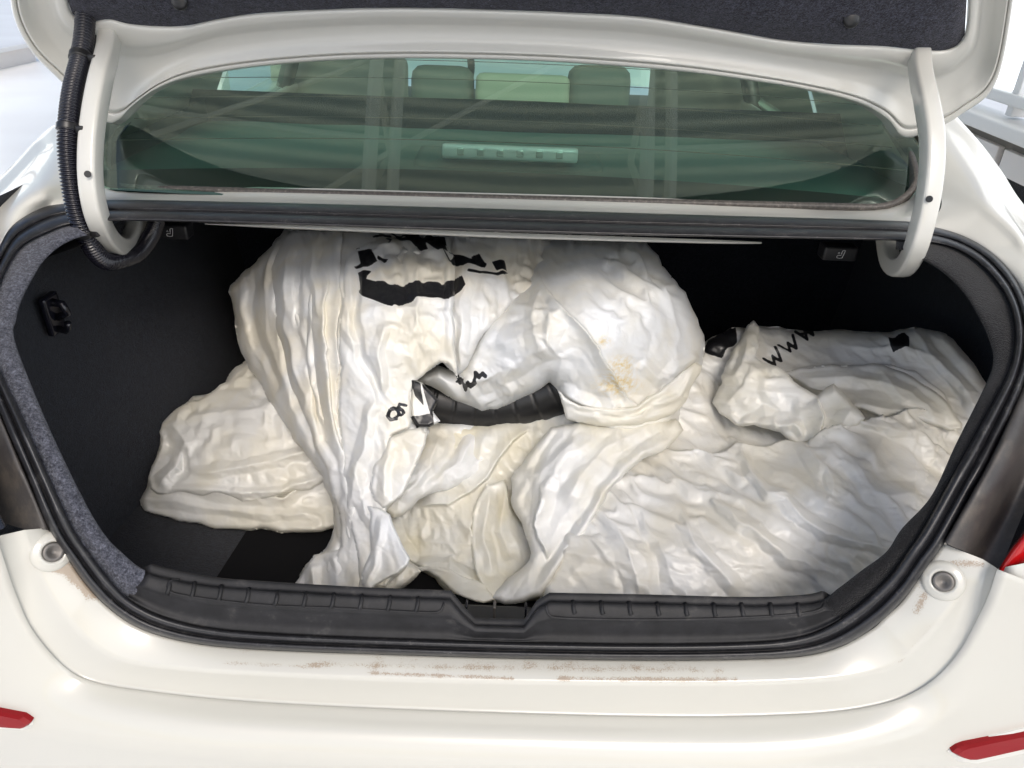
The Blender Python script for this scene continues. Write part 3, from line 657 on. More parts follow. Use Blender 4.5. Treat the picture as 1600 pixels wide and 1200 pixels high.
# part of the lid above the frame top
def lidY(y): return 1.20 - .16 * (200 - y) / 260
v = []; cols = 60; rws = 14
bot = l0[(l0[:, 1] > -58)]
bx = np.linspace(100, 1514, 220)
by_ = np.array([np.interp(x, l0[:, 0], l0[:, 1]) for x in bx]); by_[0] = -60; by_[-1] = -60
fv = []
for k, t in enumerate(np.linspace(0, 1, 40)):
    for x, y in zip(bx, by_):
        yy = y * (1 - t) + (-900) * t
        e = min((y - yy) / 30, 1, ) ; e = math.sqrt(max(0, 1 - (1 - e) ** 2)); ex = min(min(x - 100, 1514 - x) / 25, 1); ex = math.sqrt(max(0, 1 - (1 - ex) ** 2))
        wv = .0025 * math.sin(x / 31) * math.sin(yy / 27 + x / 60)
        w = atY(x, yy, max(lidY(yy), .55)); fv.append(w + view(w) * (.016 * e * ex + wv - .004))
nn = len(bx); mk('lid_felt_liner', fv, [(i * nn + j, i * nn + j + 1, (i + 1) * nn + j + 1, (i + 1) * nn + j) for i in range(39) for j in range(nn - 1)], FELT, car)
for s in (-1, 1):
    xa, xb = ((12, 100) if s < 0 else (1592, 1514))
    mk('lid_side_frame', [atY(xa, -60, lidY(-60)), atY(xb, -60, lidY(-60)), atY(xb, -900, .6), atY(xa + s * 60, -900, .6)], [(0, 1, 2, 3)], PAINT2, car)
sk = [atY(-20, -50, lidY(-60) + .07), atY(1620, -50, lidY(-60) + .07), atY(1620, -900, .68), atY(-20, -900, .68)]
mk('trunk_lid_top_skin', sk, [(0, 1, 2, 3)], PAINT2, car)
for px, py in ((280, 2), (1331, 30)):
    w = atY(px, py, lidY(py)); w = w + view(w) * .014
    bm = bmesh.new(); bmesh.ops.create_uvsphere(bm, u_segments=16, v_segments=8, radius=.011); bmesh.ops.scale(bm, vec=(1, .45, 1), verts=bm.verts); bmesh.ops.translate(bm, vec=w, verts=bm.verts)
    me = bpy.data.meshes.new('felt_clip'); bm.to_mesh(me); bm.free(); me.materials.append(BLACK); me.transform(Matrix.Translation(-car.location)); o = bpy.data.objects.new('felt_clip', me); COL.objects.link(o); o.parent = car
    me.polygons.foreach_set('use_smooth', [True] * len(me.polygons))
# lip of rubber line along the lid edge near the glass
# ---- hinge arms
SEC = rrect(.023, .026, .0045, 3)
armL = [(168,-6),(169,18),(170,70),(157,125),(146,185),(141,245),(143,295),(152,338),(168,372),(190,388),(206,372),(213,350),(220,325)]
armR = [(1434,38),(1436,60),(1438,110),(1448,160),(1456,210),(1456,260),(1450,310),(1440,355),(1427,396),(1410,420),(1393,412),(1387,392),(1384,370),(1380,345)]
for pts, X in ((armL, -.575), (armR, .575)):
    P = resample(pts, 70); path = np.array([atX(a, b, X * (.915 + .10 * sm(.70, .98, k / 69) + .06 * (1 - sm(0, .3, k / 69)) + .08 * (1 - sm(0, .08, k / 69)))) for k, (a, b) in enumerate(P)])
    # smooth the in-plane path
    for _ in range(2): path[1:-1] = (path[:-2] + 2 * path[1:-1] + path[2:]) / 4
    sweep('hinge_arm', path, SEC, PAINT2, car, side=(1, 0, 0))
for px, py, X in ((137, 272, -.526), (1452, 311, .526)):
    w = atX(px, py, X); w = w + view(w) * .0145; 
    Fm = frame_from(view(w)); K = 14
    mk('bolt_hole', [w + np.array(Fm @ Vector((.0042 * math.cos(2 * math.pi * k / K), .0042 * math.sin(2 * math.pi * k / K), 0))) for k in range(K)], [tuple(range(K))], BLACK, car)
# ---- wiring conduit on the left arm
cp = resample([(133,8),(133,28),(131,60),(125,95),(115,135),(109,175),(106,225),(109,270),(117,320),(128,355),(145,388),(165,408),(190,405),(215,395),(235,370),(245,345)], 900)
path = np.array([atX(a, b, -.566 + .014 * min(1, i / 320)) for i, (a, b) in enumerate(cp)])
for _ in range(30): path[1:-1] = (path[:-2] + 2 * path[1:-1] + path[2:]) / 4
sl = np.r_[0, np.cumsum(np.linalg.norm(np.diff(path, axis=0), axis=1))]
rs_ = 1 + .10 * np.sign(np.sin(sl * 2 * math.pi / .0044)) * abs(np.sin(sl * 2 * math.pi / .0044)) ** .5
cond = sweep('wiring_conduit', path, circ(.0115, 18), BLACKGLOSS, car, scale=rs_)
for k in (140, 330, 610):
    sweep('cable_tie', path[k - 7:k + 8], circ(.0140, 18), BLACK, cond)
    w = path[k]; box('tie_head', (w[0] + .017, w[1] - .004, w[2]), (.010, .008, .009), BLACK, cond, .002)
wp = resample([(147,30),(148,70),(143,110),(132,150),(126,190),(124,240),(126,290),(133,330)], 60)
sweep('thin_wire', np.array([atX(a, b, -.565) for a, b in wp]), circ(.0022, 8), BLACKGLOSS, car)
# ---- seat release handles with their pictogram
for px, py in ((268, 362), (1312, 396)):
    w = atY(px, py, 1.22); hb = box('seat_release', tuple(w + np.array([0, .01, 0])), (.056, .03, .024), mat('handle_plastic', (.02, .02, .022), .4) if px < 300 else bpy.data.materials['handle_plastic'], car, .004)
    w = w + np.array([0, -.0062, 0]); s = .0062
    def stroke(pts): sweep('seat_pictogram', [w + np.array([a * s, 0, b * s]) for a, b in pts], rrect(.0013, .0008, .0003, 1), WHITEPRINT, hb, side=(0, 1, 0), smooth=False)
    stroke([(.9, 1.2), (.75, .2), (.5, -.9)]); stroke([(.5, -.9), (-.2, -1.0), (-.9, -.9)]); stroke([(-.9, -.9), (-1.0, -.5), (-.8, -.2), (.1, -.2)]); stroke([(.2, 1.1), (.1, .5), (.1, .1)]); stroke([(.2, 1.1), (.5, 1.25), (.9, 1.2)]); stroke([(-.5, .7), (-.9, .4), (-.4, .3)])
# ---- bag hook on the left lining
w = atX(82, 490, -.655)
bp = box('hook_plate', (w[0], w[1], w[2]), (.010, .035, .058), BLACKGLOSS, car, .004)
sweep('cargo_hook', [w + np.array(q) for q in ((.004, 0, .018), (.018, 0, .016), (.022, .0, .002), (.006, 0, -.006))], circ(.006, 10), BLACKGLOSS, car, side=(0, 1, 0))
sweep('cargo_hook', [w + np.array(q) for q in ((.004, -.004, -.022), (.016, -.006, -.024), (.024, -.01, -.016), (.026, -.012, -.008))], circ(.005, 10), BLACKGLOSS, car, side=(0, 1, 0))

# ============================================================ BAGS
def vnoise(x, y, seed, smooth=True):
    xi = np.floor(x).astype(int); yi = np.floor(y).astype(int); fx = x - xi; fy = y - yi
    def h(a, b):
        n_ = (a * 374761393 + b * 668265263 + seed * 1442695041) & 0xffffffff
        n_ = ((n_ ^ (n_ >> 13)) * 1274126177) & 0xffffffff; return ((n_ ^ (n_ >> 16)) & 0xffff) / 65535.0
    a, b, c, d_ = h(xi, yi), h(xi + 1, yi), h(xi, yi + 1), h(xi + 1, yi + 1)
    if smooth:
        fx = fx * fx * (3 - 2 * fx); fy = fy * fy * (3 - 2 * fy); return (a * (1 - fx) + b * fx) * (1 - fy) + (c * (1 - fx) + d_ * fx) * fy
    # faceted: planar triangles
    lo = fx + fy < 1
    return np.where(lo, a + (b - a) * fx + (c - a) * fy, d_ + (c - d_) * (1 - fx) + (b - d_) * (1 - fy))
def facet(X, Y, scale, ang, an, seed, warp=.9):
    ca, sa = math.cos(math.radians(ang)), math.sin(math.radians(ang))
    u = (X * ca + Y * sa) / (scale * an); w = (-X * sa + Y * ca) / scale
    u2 = u + warp * (vnoise(u * .9 + 7, w * .9, seed + 5) - .5) * 2; w2 = w + warp * (vnoise(u * .9, w * .9 + 3, seed + 9) - .5) * 2
    return vnoise(u2, w2, seed, False) - .5
def bowls(X, Y, scale, ang, an, seed, warp=.55):
    # crumpled film: shallow hollows that meet in sharp ridges (squared distance to scattered centres)
    ca, sa = math.cos(math.radians(ang)), math.sin(math.radians(ang))
    u = (X * ca + Y * sa) / (scale * an); w = (-X * sa + Y * ca) / scale
    u2 = u + warp * (vnoise(u * 1.1 + 7, w * 1.1, seed + 5) - .5) * 2; w2 = w + warp * (vnoise(u * 1.1, w * 1.1 + 3, seed + 9) - .5) * 2
    ui = np.floor(u2).astype(int); wi = np.floor(w2).astype(int); best = np.full(X.shape, 9.0)
    for a in (-1, 0, 1):
        for b in (-1, 0, 1):
            ii, jj = ui + a, wi + b
            def hh(s_):
                n_ = (ii * 374761393 + jj * 668265263 + (seed + s_) * 1442695041) & 0xffffffff
                n_ = ((n_ ^ (n_ >> 13)) * 1274126177) & 0xffffffff; return ((n_ ^ (n_ >> 16)) & 0xffff) / 65535.0
            best = np.minimum(best, (ii + hh(1) - u2) ** 2 + (jj + hh(2) - w2) ** 2 + .35 * hh(3))
    return np.minimum(best, 1.1)
def tps(ctrl, X, Y):
    c = np.array(ctrl, float); P = c[:, :2] / 300; n_ = len(P)
    U = lambda r2: np.where(r2 > 0, r2 * np.log(r2 + 1e-12), 0)
    K = U(((P[:, None] - P[None]) ** 2).sum(-1)) + np.eye(n_) * .02
    A_ = np.zeros((n_ + 3, n_ + 3)); A_[:n_, :n_] = K; A_[:n_, n_] = 1; A_[:n_, n_ + 1:] = P; A_[n_, :n_] = 1; A_[n_ + 1:, :n_] = P.T
    s = np.linalg.solve(A_, np.r_[c[:, 2], 0, 0, 0]); out = s[n_] + s[n_ + 1] * X / 300 + s[n_ + 2] * Y / 300
    for i in range(n_): out = out + s[i] * U((X / 300 - P[i, 0]) ** 2 + (Y / 300 - P[i, 1]) ** 2)
    return out
def lap(F):
    G = np.pad(F, ((1, 1), (1, 1), (0, 0)), 'edge'); return (G[:-2, 1:-1] + G[2:, 1:-1] + G[1:-1, :-2] + G[1:-1, 2:]) * .25 - F
def relax(P, base, iters, ex, em, anchor, kb):
    """thin-film relaxation: the sheet is a few percent larger than what it covers, so it buckles into real wrinkles"""
    Hh, Ww = P.shape[:2]; cons = []
    for (a, b) in ((0, 1), (1, 0), (1, 1), (1, -1), (1, 2), (2, 1), (1, -2), (2, -1)):
        if b >= 0: A_ = (slice(0, Hh - a), slice(0, Ww - b)); B_ = (slice(a, Hh), slice(b, Ww))
        else: A_ = (slice(0, Hh - a), slice(-b, Ww)); B_ = (slice(a, Hh), slice(0, Ww + b))
        e = ex[1] + (ex[0] - ex[1]) * math.sin(math.atan2(a, b) - math.radians(ex[2])) ** 2
        cons.append((A_, B_, np.linalg.norm(base[B_] - base[A_], axis=2) * (1 + e * em[A_])))
    V = np.zeros_like(P)
    for it in range(iters):
        acc = np.zeros_like(P)
        for A_, B_, L in cons:
            d_ = P[B_] - P[A_]; l = np.sqrt((d_ * d_).sum(2)) + 1e-9; d_ *= ((l - L) / l * .5)[..., None]; acc[A_] += d_; acc[B_] -= d_
        D = P - base; V = V * .85 + acc * .14 - D * anchor - lap(lap(D)) * kb; P = P + V
    return P
def facetise(P, n, pc=60):
    """stiff film folds along lines: flatten what is nearly flat, keep what is sharply bent"""
    for _ in range(n):
        L = lap(P); m = np.sqrt((L * L).sum(2)); eps = np.percentile(m[::3, ::3], pc) + 1e-9
        w = (eps / (m + eps)) ** 2
        P = P - .45 * lap(L * w[..., None])
    return P
def upsm(F, X2, Y2, st):
    i = np.clip(Y2 / st, 0, F.shape[0] - 1.001); j = np.clip(X2 / st, 0, F.shape[1] - 1.001); i0 = i.astype(int); j0 = j.astype(int); a = (i - i0)[..., None]; b = (j - j0)[..., None]
    return (F[i0, j0] * (1 - b) + F[i0, j0 + 1] * b) * (1 - a) + (F[i0 + 1, j0] * (1 - b) + F[i0 + 1, j0 + 1] * b) * a
def inside(X, Y, poly):
    P = np.array(poly, float); r = np.zeros(X.shape, bool); j = len(P) - 1
    for i in range(len(P)):
        c = ((P[i, 1] > Y) != (P[j, 1] > Y)) & (X < (P[j, 0] - P[i, 0]) * (Y - P[i, 1]) / (P[j, 1] - P[i, 1] + 1e-12) + P[i, 0]); r ^= c; j = i
    return r
def sdist(X, Y, pts, closed=False):
    P = np.array(pts, float); 
    if closed: P = np.vstack([P, P[:1]])
    L = np.r_[0, np.cumsum(np.linalg.norm(np.diff(P, axis=0), axis=1))]
    best = np.full(X.shape, 1e9); par = np.zeros(X.shape); sgn = np.ones(X.shape); cx = np.zeros(X.shape); cy = np.zeros(X.shape)
    for k in range(len(P) - 1):
        a, b = P[k], P[k + 1]; ab = b - a; t = np.clip(((X - a[0]) * ab[0] + (Y - a[1]) * ab[1]) / (ab @ ab + 1e-9), 0, 1)
        qx, qy = a[0] + t * ab[0], a[1] + t * ab[1]; d_ = np.hypot(X - qx, Y - qy); m_ = d_ < best
        best = np.where(m_, d_, best); par = np.where(m_, (L[k] + t * (L[k + 1] - L[k])) / L[-1], par); cx = np.where(m_, qx, cx); cy = np.where(m_, qy, cy)
        cr = ab[0] * (Y - a[1]) - ab[1] * (X - a[0]); sgn = np.where(m_, np.sign(cr) + (cr == 0), sgn)
    return best, par, sgn, cx, cy
def shift(c, d): return [(a, b, y - d) for a, b, y in c]
def jag(poly, amp, seed, step=14):
    P = resample(list(poly) + [poly[0]], max(12, int(sum(math.dist(a, b) for a, b in zip(poly, poly[1:])) / step)), False)[:-1]
    rs = np.random.RandomState(seed); k = amp / 1.6
    P = P + np.stack([(vnoise(P[:, 0] / 26, P[:, 1] / 26, seed + 3) - .5), (vnoise(P[:, 0] / 26 + 8, P[:, 1] / 26, seed + 4) - .5)], 1) * 9 * k; return P + rs.uniform(-amp, amp, P.shape) * .8
def sheet(name, parent, poly, ctrl, folds=(), cloth=(.09, .05, 0), m=None, edge_w=26, edge_r=.05, ink=(), strokes=(), stain=(), step=1.9, seed=1, jagamp=1.6, hull=0.0, fk=.7, lv=(12, 6), amp=1.0, fine=1.0, kbs=(.035, .014), fct=(20, 14), ek=.6):
    poly = jag(poly, jagamp, seed)
    x0, y0 = poly.min(0) - 14; x1, y1 = poly.max(0) + 14
    rc = lambda X, Y: (fwd[0] + (X - 800) / FPX * rgt[0] - (Y - 600) / FPX * upv[0], fwd[1] + (X - 800) / FPX * rgt[1] - (Y - 600) / FPX * upv[1], fwd[2] + (X - 800) / FPX * rgt[2] - (Y - 600) / FPX * upv[2])
    def toP(X, Y, Yd):
        RX, RY, RZ = rc(X, Y); t = Yd / RY; return np.stack([CAM[0] + RX * t, CAM[1] + RY * t, CAM[2] + RZ * t], 2)
    def foldH(X, Y):
        H = np.zeros(X.shape)
        wxn = (vnoise(X / 34, Y / 34, seed + 61) - .5) * 9 + facet(X, Y, 30, 0, 1, seed + 63) * 5; wyn = (vnoise(X / 34 + 9, Y / 34, seed + 67) - .5) * 9 + facet(X, Y, 30, 50, 1, seed + 64) * 5
        for pts, am, wd, kind in folds:
            d_, par, sg, _, _ = sdist(X + wxn, Y + wyn, pts)
            tap = np.clip(np.minimum(par, 1 - par) / .16, 0, 1); tap = tap * tap * (3 - 2 * tap); am = am * fk
            if kind in 'rs': H += am * tap * np.maximum(0, 1 - d_ / (wd * 1.7))
            elif kind == 'l': H += am * 1.2 * tap * np.where(sg > 0, np.exp(-d_ / wd), np.clip(1 - d_ / 3.5, 0, 1))
            elif kind == 'm': H += am * 1.2 * tap * np.where(sg < 0, np.exp(-d_ / wd), np.clip(1 - d_ / 3.5, 0, 1))
        return H
    prev = None
    for st_, itn, kb, am, sc in [(l, 90, .08, .012 * amp * l / 12, l * 5.5) for l in lv] + [(step * 2, 70, kbs[0], .0020 * amp, 22), (step, 30, kbs[1], .0006 * amp, 9)]:
        gx = np.arange(x0, x1 + st_, st_); gy = np.arange(y0, y1 + st_, st_); X, Y = np.meshgrid(gx, gy)
        T = toP(X, Y, tps(ctrl, X, Y) - foldH(X, Y))
        D = np.zeros(T.shape) if prev is None else upsm(prev[0], X - x0, Y - y0, prev[1])
        nz = am * (facet(X, Y, sc, cloth[2], 1.5, seed * 7 + int(st_)) + .5 * (bowls(X, Y, sc, cloth[2], 1.5, seed * 5 + int(st_)) - .5))
        vd = CAM - T; vd /= np.linalg.norm(vd, axis=2, keepdims=True)
        em = (.25 + 1.7 * vnoise(X / 70, Y / 70, seed + 31) ** 1.5) * (.9 if st_ < 5 else 1)
        P = relax(T + D + vd * nz[..., None], T, itn, (cloth[0] * ek, cloth[1] * ek, cloth[2]), em, .004, kb)
        if st_ <= step * 2: P = facetise(P, fct[0] if st_ > step else fct[1])
        prev = (P - T, st_)
    disp = prev[0]
    # last, the fine sharp creases of stiff film
    cr = .0015 * fine * (bowls(X, Y, 19, cloth[2], 1.8, seed * 3 + 1, .9) + .45 * bowls(X, Y, 9.5, cloth[2] + 25, 1.9, seed * 3 + 2, .9)) * np.clip(vnoise(X / 50, Y / 50, seed + 77) * 1.8 - .3, .15, 1)
    cr = cr + fine * (.012 * facet(X, Y, 52, cloth[2], 1.5, seed * 3 + 4, 1.3) + .0055 * facet(X, Y, 25, cloth[2] + 15, 1.8, seed * 3 + 5, 1.4) + .0018 * facet(X, Y, 12, cloth[2] - 20, 1.8, seed * 3 + 6, 1.5))
    disp = disp + vd * cr[..., None]
    dd, _, _, cx, cy = sdist(X, Y, poly, True); ins = inside(X, Y, poly); sd = np.where(ins, dd, -dd)
    keep = sd > -step * .75; snap = (sd < step * .6) & keep
    X = np.where(snap, cx, X); Y = np.where(snap, cy, Y); sd = np.maximum(sd, 0); sd[snap] = 0
    e = np.clip(sd / edge_w, 0, 1); roll = edge_r * (1 - np.sqrt(np.clip(1 - (1 - e) ** 2, 0, 1)))
    P = toP(X, Y, tps(ctrl, X, Y) - foldH(X, Y) * (.4 + .6 * np.clip(sd / 12, 0, 1)) + roll) + disp * (.6 + .4 * np.clip(sd / 12, 0, 1))[..., None]
    PX, PY, PZ = P[..., 0], P[..., 1], np.maximum(P[..., 2], fz + .006)
    idx = -np.ones(X.shape, int); idx[keep] = np.arange(keep.sum())
    V_ = np.stack([PX[keep], PY[keep], PZ[keep]], 1)
    q = keep[:-1, :-1] & keep[1:, :-1] & keep[:-1, 1:] & keep[1:, 1:]
    a = idx[:-1, :-1][q]; b = idx[:-1, 1:][q]; c = idx[1:, 1:][q]; d2 = idx[1:, :-1][q]
    F_ = np.stack([a, d2, c, b], 1)
    K = np.zeros(X.shape); hd = (disp * (CAM - P)).sum(2) / np.linalg.norm(CAM - P, axis=2)
    hd = hd - hd.mean(); fH = foldH(X, Y); XK = X + (hd * 420 + fH * 260); YK = Y + (hd * 520 - fH * 200)
    for p in ink:
        d_, *_r = sdist(XK, YK, p, True); K = np.maximum(K, np.clip(.5 + np.where(inside(XK, YK, p), d_, -d_) / (1.2 * step), 0, 1))
    for pts, wd in strokes:
        d_, *_r = sdist(XK, YK, pts); K = np.maximum(K, np.clip(1.0 - (d_ - wd / 2 + step * .5) / step, 0, 1))
    T = np.zeros(X.shape)
    for (sx, sy, rx, ry, am) in stain: T += am * np.exp(-(((X - sx) / rx) ** 2 + ((Y - sy) / ry) ** 2))
    Kk, Tk = K[keep], T[keep]
    if hull > 0:
        # the far side of the bag: same outline, pushed back by the bag's thickness
        e2 = np.sqrt(np.clip(sd / (edge_w * 2.5), 0, 1))[keep]; n0 = len(V_)
        dirs = V_ - CAM; dirs /= np.linalg.norm(dirs, axis=1)[:, None]; Bk = V_ + dirs * (hull * e2 + .002)[:, None]; Bk[:, 2] = np.maximum(Bk[:, 2], fz + .003)
        V_ = np.vstack([V_, Bk]); F_ = np.vstack([F_, F_[:, ::-1] + n0]); Kk = np.r_[Kk, Kk * 0]; Tk = np.r_[Tk, Tk * 0]
    me = bpy.data.meshes.new(name); me.vertices.add(len(V_)); me.vertices.foreach_set('co', (V_ - np.array(parent.location)).astype(np.float32).ravel())
    me.loops.add(F_.size); me.loops.foreach_set('vertex_index', F_.ravel().astype(np.int32)); me.polygons.add(len(F_)); me.polygons.foreach_set('loop_start', np.arange(0, F_.size, 4, dtype=np.int32))
    me.update(calc_edges=True); me.validate(); me.polygons.foreach_set('use_smooth', [True] * len(me.polygons)); me.materials.append(m)
    o = bpy.data.objects.new(name, me); COL.objects.link(o); o.parent = parent
    if len(me.vertices) == len(Kk): attr(o, 'ink', Kk); attr(o, 'stain', Tk)
    return o

# --- left low bag
bagL = empty('plastic_bag', tuple(atY(380, 760, 1.05))); tag(bagL, 'flattish crumpled white plastic bag lying low on the dark trunk floor at the left', 'plastic bag', 'plastic bags packed in the trunk')
bagL.location = Vector(atY(380, 800, 1.0))
l_ctrl = [(222,802,.985),(330,825,.95),(500,830,.92),(250,690,1.10),(345,615,1.17),(420,640,1.08),(330,690,1.05),(400,750,.99),(540,700,1.05),(380,570,1.22)]
sheet('bag_body', bagL, [(345,610),(300,625),(265,645),(245,668),(250,690),(244,715),(230,755),(214,782),(222,802),(268,813),(325,828),(402,830),(510,832),(570,820),(580,600),(430,556),(400,556),(383,566),(360,580)],
      l_ctrl,
      folds=[([(235,765),(300,760),(380,772),(440,775),(520,740)],.016,14,'l'),([(262,650),(290,690),(275,730),(240,770)],.012,12,'r'),([(250,690),(285,700),(290,730),(270,735)],-.014,9,'r'),([(300,740),(420,720),(520,700)],.008,10,'s'),([(290,650),(370,640),(430,650)],.010,26,'r'),([(230,785),(300,790),(400,800),(510,812)],.007,7,'s'),([(345,612),(380,590),(400,565)],.008,8,'s'),([(420,650),(430,700),(500,730)],.008,14,'r'),([(320,660),(350,700),(420,712)],.005,6,'s')],
      cloth=(.10, .06, 10), m=FILMW, edge_w=10, edge_r=.02, seed=3, hull=.10)

sheet('upper_layer', bagL, [(383,564),(350,600),(300,623),(264,645),(246,668),(252,690),(246,716),(232,752),(238,768),(300,770),(380,780),(440,776),(520,742),(570,715),(575,620),(500,590),(430,575)],
      shift(l_ctrl, .014), folds=[([(262,650),(290,690),(275,730),(240,765)],.016,10,'r'),([(252,692),(285,705),(290,735),(268,745)],-.016,8,'s'),([(300,740),(420,720),(520,700)],.010,8,'s'),([(290,650),(370,640),(430,650)],.010,20,'r'),([(240,764),(300,764),(380,772),(440,768),(520,735)],.008,6,'s')],
      cloth=(.10, .07, 20), lv=(10, 5), ek=.7, jagamp=2.4, m=FILMW, edge_w=4, edge_r=.008, seed=4)
# --- middle lower translucent bag
bagM = empty('plastic_bag', tuple(atY(740, 900, .85))); tag(bagM, 'yellowish see-through plastic bag slumped low in the middle under the black ribbed rubber', 'plastic bag', 'plastic bags packed in the trunk')
m_ctrl = [(700,665,1.02),(640,700,.99),(830,660,1.03),(700,800,.91),(640,800,.93),(750,935,.76),(850,700,.99),(860,900,.84),(650,890,.86),(800,800,.93)]
sheet('bag_body', bagM, [(610,640),(700,655),(780,658),(860,640),(900,640),(920,700),(890,780),(900,860),(880,930),(845,936),(800,944),(745,939),(700,925),(672,897),(640,885),(585,860),(560,800),(590,700)],
      m_ctrl,
      folds=[([(640,790),(700,790),(760,745),(800,690),(830,665)],.020,22,'m'),([(665,690),(655,740),(630,775)],.012,12,'r'),([(745,850),(735,825),(762,757),(795,748)],.016,14,'m'),([(600,800),(620,850),(645,885),(700,890),(750,915)],.018,11,'r'),([(640,880),(700,880),(750,910),(800,905)],.008,8,'s'),([(720,680),(700,740),(650,775)],.006,7,'s'),([(760,670),(750,720),(715,760)],.008,10,'r'),([(620,830),(700,850),(760,845)],.007,16,'r'),([(790,760),(770,840),(780,900)],-.008,10,'r'),([(740,932),(790,928),(850,932)],.007,6,'s')],
      cloth=(.10, .06, 60), m=FILMY, edge_w=18, edge_r=.03, seed=8, hull=.06)

sheet('loose_fold', bagM, [(734,835),(742,790),(761,757),(793,748),(799,790),(822,835),(836,872),(806,905),(768,938),(748,905),(738,870)], shift(m_ctrl, .02),
      folds=[([(765,762),(755,830),(770,900)],.012,9,'r'),([(790,760),(785,830),(800,880)],-.010,7,'s')], cloth=(.09, .05, 80), lv=(8, 4), m=FILMY, edge_w=4, edge_r=.006, seed=9)
sheet('loose_fold', bagM, [(598,826),(622,858),(645,882),(690,886),(740,905),(790,925),(800,942),(745,938),(705,925),(690,905),(668,893),(640,890),(610,870)], shift(m_ctrl, .018),
      folds=[([(610,840),(650,875),(720,890),(790,925)],.008,6,'s')], cloth=(.09, .05, 15), lv=(8, 4), m=FILMY, edge_w=4, edge_r=.006, seed=10)
# --- black ribbed thing wrapped by the bags
tyre = empty('ribbed_rubber_band', tuple(atY(760, 640, 1.08))); tag(tyre, 'black ribbed rubber piece showing like a tyre wall between the white bags in the middle', 'rubber piece')
tp = resample([(590,560),(640,610),(690,628),(760,634),(830,622),(885,600),(930,560)], 240)
path = np.array([atY(a, b, 1.06) for a, b in tp]); sl = np.r_[0, np.cumsum(np.linalg.norm(np.diff(path, axis=0), axis=1))]
sc = 1 + .02 * (1 - 2.0 * np.exp(-(((sl % .034) - .017) / .0025) ** 2))
sweep('ribbed_band', path, [(a, b * 1.25) for a, b in circ(.034, 28)], BLACK, tyre, side=(0, -1, .3), scale=sc)

# --- right big bag
bagC = empty('plastic_bag', tuple(atY(1200, 850, 1.0))); tag(bagC, 'largest white plastic bag filling the right of the trunk, with black www lettering behind', 'plastic bag', 'plastic bags packed in the trunk')
c_ctrl = [(1300,575,1.14),(1100,945,.70),(900,940,.72),(1280,945,.72),(1200,800,.80),(1200,860,.75),(1080,860,.75),(1000,760,.89),(950,850,.77),(1300,700,.93),(1130,712,.985),(1130,680,1.06),(1250,672,1.05),(1080,720,.985),(1400,655,1.02),(1300,520,1.24),(1500,560,1.10),(1090,600,1.15),(1140,560,1.22),(1450,800,.83),(1480,700,.98),(1400,560,1.13),(1540,620,1.04),(1380,880,.76)]
www = []
def letter_w(x, y, s, rot):
    ca, sa = math.cos(math.radians(rot)), math.sin(math.radians(rot))
    return [(x + (a * ca - b * sa) * s, y + (a * sa + b * ca) * s) for a, b in ((0, 0), (.35, 1), (.62, .25), (.9, 1), (1.25, 0))]
for k in range(3): www.append((letter_w(1192 + 25 * k, 560 - 21 * k, 21, -38), 4.5))
www.append(([(1252, 521), (1262, 518)], 4))
sheet('bag_body', bagC, [(1000,640),(1060,600),(1090,545),(1106,528),(1145,514),(1180,512),(1215,508),(1250,515),(1340,518),(1410,515),(1450,513),(1490,528),(1530,580),(1548,612),(1570,650),(1540,720),(1520,780),(1480,850),(1440,900),(1380,940),(1320,965),(1280,965),(1100,968),(860,960),(840,930),(860,880),(900,800),(920,700)],
      c_ctrl,
      folds=[([(1000,700),(1110,708),(1150,698),(1200,700),(1262,690),(1310,668),(1360,652),(1430,640),(1480,650),(1505,662)],.050,60,'l'),
             ([(1240,582),(1300,573),(1370,570),(1430,585),(1470,620),(1490,655)],.010,34,'l'),
             ([(1150,560),(1220,590),(1330,650),(1400,640)],-.01,20,'r'),
             ([(1330,640),(1390,650),(1450,690),(1470,730)],.012,16,'r'),([(1340,655),(1420,675),(1490,665)],.010,7,'s'),([(1400,600),(1460,640),(1505,660)],.010,8,'s'),
             ([(1155,700),(1170,740),(1200,770),(1240,775)],.012,7,'s'),([(1262,690),(1290,730),(1300,770),(1280,800)],.010,14,'r'),([(1330,720),(1370,770),(1440,770)],.008,12,'r'),([(1040,640),(1100,650),(1135,700)],.010,20,'r'),
             ([(1125,560),(1120,620),(1140,700)],-.012,14,'r'),
             ([(1430,520),(1460,560),(1500,600),(1530,640)],.010,10,'s'),([(1390,560),(1400,600),(1380,620)],.006,6,'s'),([(1290,540),(1400,540),(1480,560)],.008,16,'r'),
             ([(1500,640),(1480,690),(1470,740)],.012,10,'r'),([(940,780),(985,860),(1000,940)],.010,16,'r'),([(1060,800),(1090,860),(1160,930)],.010,10,'r'),([(1120,780),(1200,850),(1290,900)],.009,10,'s'),([(1190,760),(1290,830),(1400,860)],.008,9,'s'),([(985,800),(1020,870),(1040,940)],-.008,9,'r'),([(1000,745),(1100,760),(1180,800)],.006,12,'r')],
      cloth=(.15, .03, 37), lv=(10, 5), kbs=(.035, .012), fct=(15, 12), ek=.72,
      m=FILMC, edge_w=16, edge_r=.035, seed=21, hull=.12, strokes=www,
      ink=[[(1390,530),(1412,518),(1420,524),(1424,545),(1398,552)],[(1098,540),(1140,512),(1150,514),(1152,535),(1140,545),(1128,560),(1100,550)]])
